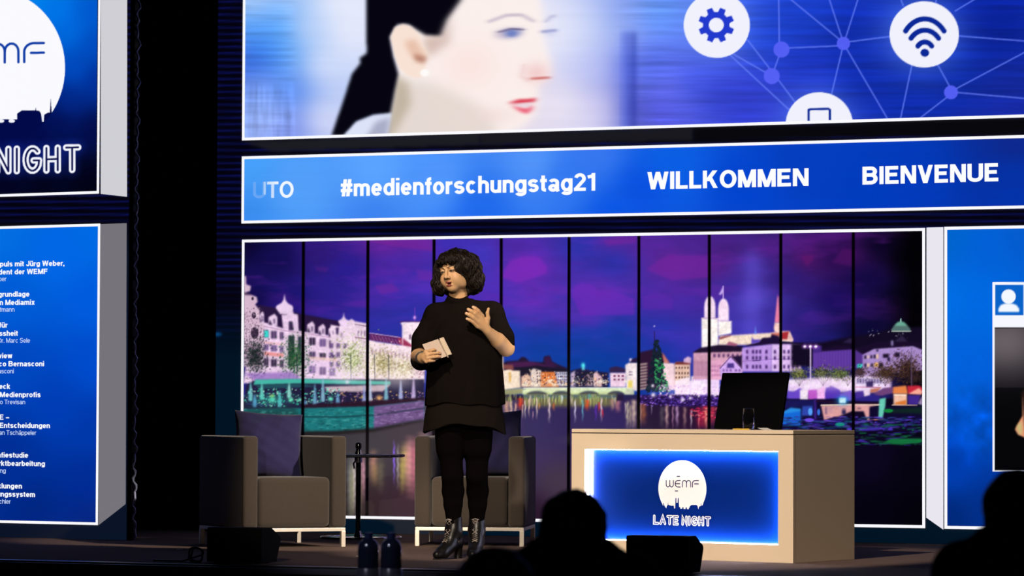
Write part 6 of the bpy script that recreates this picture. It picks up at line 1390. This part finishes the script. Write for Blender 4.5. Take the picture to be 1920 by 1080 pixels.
def boot(an, heel, toe):
    an, heel, toe = np.array(an, float), np.array(heel, float), np.array(toe, float)
    d = toe-heel; d[2] = 0; L = np.linalg.norm(d); d /= L
    lo = np.minimum(np.minimum(an, heel), toe)-.08; hi = np.maximum(np.maximum(an, heel), toe)+.08; lo[2] = -.01; hi[2] = .24
    f = Field(lo, hi, .003)
    f.cone(an+[0, 0, .035], an+[0, 0, -.02], .0465, .045, .01)
    hz = heel+d*.03+np.array([0, 0, .098]); f.cone(an+[0, 0, -.02], hz, .045, .037, .02); 
    ball = heel+d*(L*.70)+np.array([0, 0, .036]); tp = heel+d*(L-.025)+np.array([0, 0, .026])
    inst = heel+d*(L*.42)+np.array([0, 0, .082])
    f.cone(an+d*.012+[0, 0, -.03], inst, .044, .038, .02); f.cone(inst, ball, .038, .037, .02); f.cone(hz, ball-[0, 0, .004], .034, .032, .02); f.cone(ball, tp, .036, .024, .012)
    def flat(X, Y, Z): return Z+0*X+0*Y-0.004
    sl, X, Y, Z = f.blk(lo, hi); f.v[sl] = np.maximum(f.v[sl], -(Z-0.004)+0*X+0*Y)
    f.put(lambda X, Y, Z: np.sqrt((X-(an[0]))**2+(Y-an[1])**2+(Z-an[2]-.09)**2)-.055, an+[-.1, -.1, .02], an+[.1, .1, .16], 0, 'sub')
    V, F = f.mesh(); b = obj('boot', V, F, m_boot, wo, smooth=True)
    hb = MB().tube([heel+d*.020+[0, 0, .0], heel+d*.018+[0, 0, .04], heel+d*.022+[0, 0, .085]], [.024, .022, .032], 18); hb.obj('heel', m_boot, b, smooth=True)
    c0 = heel+d*.0; so = [(heel+d*(L*.5+(L*.52)*math.cos(t)*1.0)+np.cross([0, 0, 1], d)*.037*math.sin(t)) for t in np.linspace(-math.pi*.62, math.pi*.62, 24)]
    s_ = MB().prism([p_+np.array([0, 0, 0.0]) for p_ in so], (0, 0, .007)); s_.obj('sole', m_boot, b)
    pr = np.cross([0, 0, 1.0], d); lc = MB(); path = [an+d*.050+[0, 0, .036], an+d*.050+[0, 0, .0], an+d*.071+[0, 0, -.045], inst+d*.030+[0, 0, .036], inst*.5+ball*.5+d*.016+[0, 0, .038]]
    P_ = np.array([[np.interp(t, np.linspace(0, 1, 5), [q[i] for q in path]) for i in range(3)] for t in np.linspace(0, 1, 9)])
    z1 = []
    for i, q in enumerate(P_): z1.append(q+pr*(.015 if i % 2 else -.015)-d*.003)
    z2 = [q+pr*(-.015 if i % 2 else .015)-d*.003 for i, q in enumerate(P_)]
    for zz_ in (z1, z2): lc.tube(zz_, .0024, 6)
    lc.tube([P_[0]+pr*.02, P_[0]+d*.01+[0, 0, .006], P_[0]-pr*.02], .0026, 6)
    for sgn in (-1, 1): lc.tube([P_[0]+d*.004, P_[0]+d*.008+pr*.010*sgn+[0, 0, .004], P_[0]+d*.006+pr*.013*sgn+[0, 0, -.012]], .0018, 6)
    lc.obj('laces', m_lace, b, smooth=True, label='greyish crossed laces')
boot((-.043, .035, .185), (-.008, .085, 0), (-.152, -.115, 0))
boot((.086, .14, .185), (.098, .20, 0), (.060, -.045, 0))
# wrist bands
m_band = mat('dark_wrist_band', (.03, .022, .02), .5, noise=.2); m_silver = mat('silver_bangle', (.7, .68, .64), .25, metal=1.0, noise=.05)
dv = (W1-E1)/np.linalg.norm(W1-E1)
def bangle(t, r_, wr, m, name):
    c = E1+(W1-E1)*t; x = np.cross(dv, [0, 0, 1]); x /= np.linalg.norm(x); y = np.cross(dv, x)
    MB().tube([c+(x*math.cos(a)+y*math.sin(a))*r_ for a in np.linspace(0, 2*math.pi, 41)], wr, 8, False).obj(name, m, wo, smooth=True)
bangle(.93, .0335, .0045, m_band, 'wrist_band'); bangle(.86, .0350, .0028, m_silver, 'bangle'); bangle(1.0, .0315, .0026, m_band, 'wrist_band')
# headset microphone: a thin boom beside the mouth
m_mic = mat('pale_microphone_foam', (.55, .46, .36), .7, noise=.2)
hm_ = MB().tube([hp(-.078, .0, -.02), hp(-.078, -.03, -.045), hp(-.066, -.062, -.060)], .0012, 6); hmo = hm_.obj('headset_boom', mat('beige_wire', (.4, .3, .22), .5, noise=.1), wo, smooth=True)
MB().tube([hp(-.068, -.056, -.057), hp(-.066, -.064, -.0605), hp(-.065, -.070, -.0625)], [.003, .005, .003], 10).obj('microphone_capsule', m_mic, hmo, smooth=True)
# hair: a curly chin-length bob with a fringe
f = Field((-.20, -.16, 1.46), (.17, .19, 1.79), 0.0035)
hq = lambda px, py, y: wp(px, py, y)
f.ell(hq(856, 500, .015), (.108, .115, .098), .03); f.ell(hp(0, .022, .022), (.086, .104, .094), .02, HR); f.ell(hq(884, 527, .025), (.060, .085, .062), .04); f.ell(hq(880, 505, .01), (.055, .085, .07), .04); f.ell(hq(824, 520, .0), (.038, .055, .085), .03); f.ell(hq(821, 538, .005), (.032, .05, .042), .03)
f.ell(hq(858, 530, .075), (.12, .065, .078), .04); f.ell(hq(842, 483, -.075), (.06, .04, .036), .03); f.ell(hq(866, 490, -.06), (.05, .05, .05), .03)
f.ell(hp(.008, -.125, -.040), (.060, .085, .076), .010, HR, 'sub'); f.ell(hp(-.014, -.135, .030), (.050, .08, .052), .008, HR, 'sub'); f.ell(hp(0.03, -.06, -.12), (.06, .10, .055), .01, HR, 'sub')
f.cone(wp(856, 562, -.02), wp(856, 545, -.0), .062, .052, .01, 'sub')
sl, X, Y, Z = f.blk(f.lo, f.lo+f.n*f.h)
f.v += (.0065*np.sin(62*X+1.3*np.sin(40*Z))*np.sin(58*Y+1)*np.sin(55*Z+2*np.sin(36*X))+.0035*np.sin(120*X+40*Y)*np.sin(95*Z+2)+.0012*np.sin(260*X+60*Z)*np.sin(240*Y)).astype(np.float32)
V, F = f.mesh()
e1 = V[F[:, 1]]-V[F[:, 0]]; e2 = V[F[:, 3]]-V[F[:, 0]]; fn_ = np.cross(e1, e2); N_ = np.zeros_like(V)
for k in range(4): np.add.at(N_, F[:, k], fn_)
N_ /= np.linalg.norm(N_, axis=1)[:, None]+1e-9
inside_face = (((V-hp(.0, -.11, -.035))@HR/np.array([.058, .08, .082]))**2).sum(1) < 1.0
cand = np.nonzero((~inside_face) & (V[:, 2] > 1.515))[0]; rr = np.random.RandomState(3); mb = MB()
CEN = hq(856, 505, .015)
from mathutils import kdtree
kd = kdtree.KDTree(len(V))
for i_, v_ in enumerate(V): kd.insert(v_, i_)
kd.balance()
for q in rr.choice(cand, 1100):
    c = V[q].copy(); L = rr.uniform(.05, .10); ph = rr.uniform(0, 6.28); am = rr.uniform(.002, .007); tw = rr.uniform(.7, 1.5); pts = []; n_ = N_[q]
    drift = rr.normal(0, .30)
    for t in np.linspace(0, 1, 11):
        dn = np.array([0, 0, -1.0]); dn = dn-n_*(dn@n_); dn /= np.linalg.norm(dn)+1e-6; sd = np.cross(n_, dn)
        pts.append(c+n_*(.0015+.003*math.sin(t*3.1)+am*.5*math.cos(ph+t*tw*6.28))+sd*am*math.sin(ph+t*tw*6.28))
        c = c+(dn+sd*drift)*L/10; _, j_, _ = kd.find(c); c = c*.35+V[j_]*.65; n_ = n_*.5+N_[j_]*.5; n_ /= np.linalg.norm(n_)+1e-6
    tip = np.array(pts)
    if tip[:, 2].min() < 1.492: continue
    if (((tip-hp(.004, -.10, -.045))@HR/np.array([.052, .08, .072]))**2).sum(1).min() < 1.0: continue
    r_ = rr.uniform(.0019, .0036); mb.tube(pts, [r_*k_ for k_ in (.35, .7, .95, 1, 1, 1, .95, .85, .7, .5, .2)], 6)
for k in range(34):                                              # loose fringe curls over the forehead
    x0 = -.055+.105*k/33; p0 = hp(x0*.85, -.088+.25*x0*x0*10*.3, .072+rr.uniform(-.006, .008)); L = rr.uniform(.014, .030)*(1.0 if x0 < .0 else 1.15); ph = rr.uniform(0, 6.28)
    pts = [p0+HR@np.array([.007*math.sin(ph+t*5.5)+.004*t, -.010*math.sin(t*2.6)-.006, -L*t]) for t in np.linspace(0, 1, 9)]
    mb.tube(pts, [.0022, .0030, .0034, .0034, .0032, .0028, .0024, .0018, .0008], 6)
n0 = len(V); Vh = np.vstack([V, np.array(mb.V)]); Fh = [tuple(q) for q in F.tolist()]+[tuple(i+n0 for i in q) for q in mb.F]
m_hair = mat('dark_brown_hair', (.0085, .0048, .0030), .5, spec=.22, noise=.6, nscale=60)
obj('hair', Vh, Fh, m_hair, wo, smooth=True)
# ---------------------------------------------------------------- notebook and pen in her hand
P0, P1, P2 = wp(790.8, 643.2, -.212), wp(823.0, 631.8, -.222), wp(839.2, 664.0, -.236); P3 = P0+P2-P1
tv = np.array([.0225, .021, .0095])
def W_(p): return np.array(wo.location)+rotz(PSI)@np.asarray(p, float)
nb_o = W_((P0+P2)/2); nb = empty('notebook', nb_o, PSI, 'small beige notebook held in the lowered hand of the standing woman', 'notebook')
lo_ = (P0+P2)/2; Lc = lambda p: np.asarray(p)-lo_
m_cover = mat('beige_notebook_cover', (.47, .37, .31), .7, noise=.06, nscale=20); m_page = mat('cream_pages', (.58, .47, .35), .8, noise=.06, nscale=60)
nn = np.cross(P1-P0, P3-P0); nn /= np.linalg.norm(nn); nn = nn if nn[1] < 0 else -nn
MB().prism([Lc(P0), Lc(P1), Lc(P2), Lc(P3)], -nn*.0022).obj('front_cover', m_cover, nb)
ins_ = [P0*.97+P2*.03, P1*.97+P3*.03, P2*.97+P0*.03, P3*.97+P1*.03]
Vp = [Lc(p)-nn*.0022 for p in ins_]+[Lc(ins_[0])-nn*.006, Lc(ins_[1])+tv*.86, Lc(ins_[2])+tv*.86, Lc(ins_[3])-nn*.006]
Fp = [(0, 1, 2, 3), (7, 6, 5, 4), (0, 4, 5, 1), (1, 5, 6, 2), (2, 6, 7, 3), (3, 7, 4, 0)]
MB().add(Vp, Fp).obj('pages', m_page, nb)
bc = [Lc(P0)-nn*.0065, Lc(P1)+tv, Lc(P2)+tv, Lc(P3)-nn*.0065]
MB().prism(bc, -nn*.0022).obj('back_cover', m_cover, nb)
pa, pb = wp(820.6, 629.2, -.232), wp(839.8, 667.0, -.2455); dpv = pb-pa
pn = empty('pen', W_((pa+pb)/2), PSI, 'thin beige pen clipped across the notebook in the hand of the woman', 'pen'); lo2 = (pa+pb)/2
MB().tube([pa+dpv*.12-lo2, pb-lo2], [.0030, .0028], 10).obj('barrel', mat('beige_pen_plastic', (.42, .33, .25), .4, noise=.05), pn, smooth=True)
MB().tube([pa-lo2, pa+dpv*.13-lo2], [.0030, .0036], 10).obj('cap', m_mon, pn, smooth=True)

# ---------------------------------------------------------------- people in the hall, seen from behind against the stage
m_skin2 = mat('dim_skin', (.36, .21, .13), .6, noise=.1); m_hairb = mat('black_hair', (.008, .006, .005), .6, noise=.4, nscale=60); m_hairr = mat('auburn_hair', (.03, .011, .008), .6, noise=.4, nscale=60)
m_jk = mat('black_jacket', (.007, .007, .009), .85, noise=.3, nscale=30); m_tr = mat('black_trousers', (.006, .006, .008), .85, noise=.3, nscale=30)
def audience(px, ptop, Z, k, label, hair, fluffy, turn=0.0, drop=.29):
    top = at_depth(px, ptop, Z); t = empty('person', (top[0], top[1], HALL), PSI+turn, label, 'person', None)
    ht = top[2]-HALL; hz = ht-.125*k; s = k
    f = Field((-.34, -.30, -.01), (.34, .62, ht+.03), .010)
    f.ell((0, .01, hz+.02), (.074*s, .092*s, .095*s), .02); f.ell((0, .05, hz-.045), (.058*s, .062*s, .07*s), .03); f.cone((0, -.01, hz-.08), (0, -.03, hz-.19), .055*s, .06*s, .03)
    for q in (-1, 1): f.ell((q*.080*s, .015, hz-.01), (.012, .022, .032), .008)
    f.cone((0, .11*s, hz-.01), (0, .125*s, hz-.03), .012, .013, .01)
    sh = ht-drop; sz = .47
    f.ell((0, -.03, sh-.13), (.17, .11, .19), .05); f.ell((0, -.03, sz+.15), (.15, .11, .15), .06); f.cone((-.16, -.03, sh), (.16, -.03, sh), .055, .055, .05)
    for q in (-1, 1):
        f.cone((q*.19, -.03, sh-.01), (q*.23, -.02, sh-.27), .05, .04, .02); f.cone((q*.23, -.02, sh-.27), (q*.12, .20, sz+.19), .04, .03, .02); f.ell((q*.10, .25, sz+.175), (.045, .07, .03), .02)
        f.chain([(q*.09, .0, sz+.04), (q*.11, .40, sz+.03), (q*.11, .42, .10)], [.085, .06, .045], .04); f.cone((q*.11, .41, .05), (q*.12, .55, .035), .045, .035, .02)
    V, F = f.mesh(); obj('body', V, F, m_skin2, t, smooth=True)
    f = Field((-.2, -.22, hz-.25), (.2, .2, ht+.05), .007)
    f.ell((0, -.005, hz+.022), (.092*s+fluffy, .105*s+fluffy, .105*s), .03); f.ell((0, -.045, hz-.03), (.085*s+fluffy, .065*s+fluffy, .095*s), .03)
    f.ell((0, .13, hz-.04), (.062*s, .09, .09*s), .01, None, 'sub')
    sl, X, Y, Z_ = f.blk(f.lo, f.lo+f.n*f.h); f.v += ((.003+fluffy*.25)*np.sin(70*X+1)*np.sin(64*Y)*np.sin(75*Z_+2*np.sin(40*X))).astype(np.float32)
    V, F = f.mesh(); obj('hair', V, F, hair, t, smooth=True)
    f = Field((-.36, -.24, sz-.02), (.36, .32, sh+.14), .010)
    f.ell((0, -.03, sh-.13), (.195, .135, .21), .05); f.ell((0, -.02, sz+.15), (.18, .14, .18), .06); f.cone((-.17, -.035, sh+.005), (.17, -.035, sh+.005), .066, .066, .05); f.cone((-.07, -.03, sh+.055), (.07, -.03, sh+.055), .066, .066, .05)
    for q in (-1, 1): f.cone((q*.19, -.03, sh-.01), (q*.235, -.02, sh-.27), .067, .057, .03); f.cone((q*.235, -.02, sh-.27), (q*.14, .16, sz+.20), .056, .046, .02)
    V, F = f.mesh(); obj('jacket', V, F, m_jk, t, smooth=True)
    f = Field((-.26, -.2, .0), (.26, .56, sz+.2), .011)
    for q in (-1, 1): f.chain([(q*.09, .0, sz+.05), (q*.11, .40, sz+.03), (q*.11, .42, .09)], [.105, .075, .062], .04)
    V, F = f.mesh(); obj('trousers', V, F, m_tr, t, smooth=True)
    return t
audience(1076, 918, 10.2, 1.0, 'dark-haired listener seen from behind in front of the left edge of the desk', m_hairb, .006, math.radians(-10), .25)
audience(1908, 880, 9.6, 1.0, 'listener seen from behind as a black outline at the right edge of the photo', m_hairb, .004, math.radians(15), .26)
audience(928, 1026, 8.7, 1.0, 'auburn-haired listener at the bottom edge, hiding the further boot of the woman', m_hairr, .010, 0)
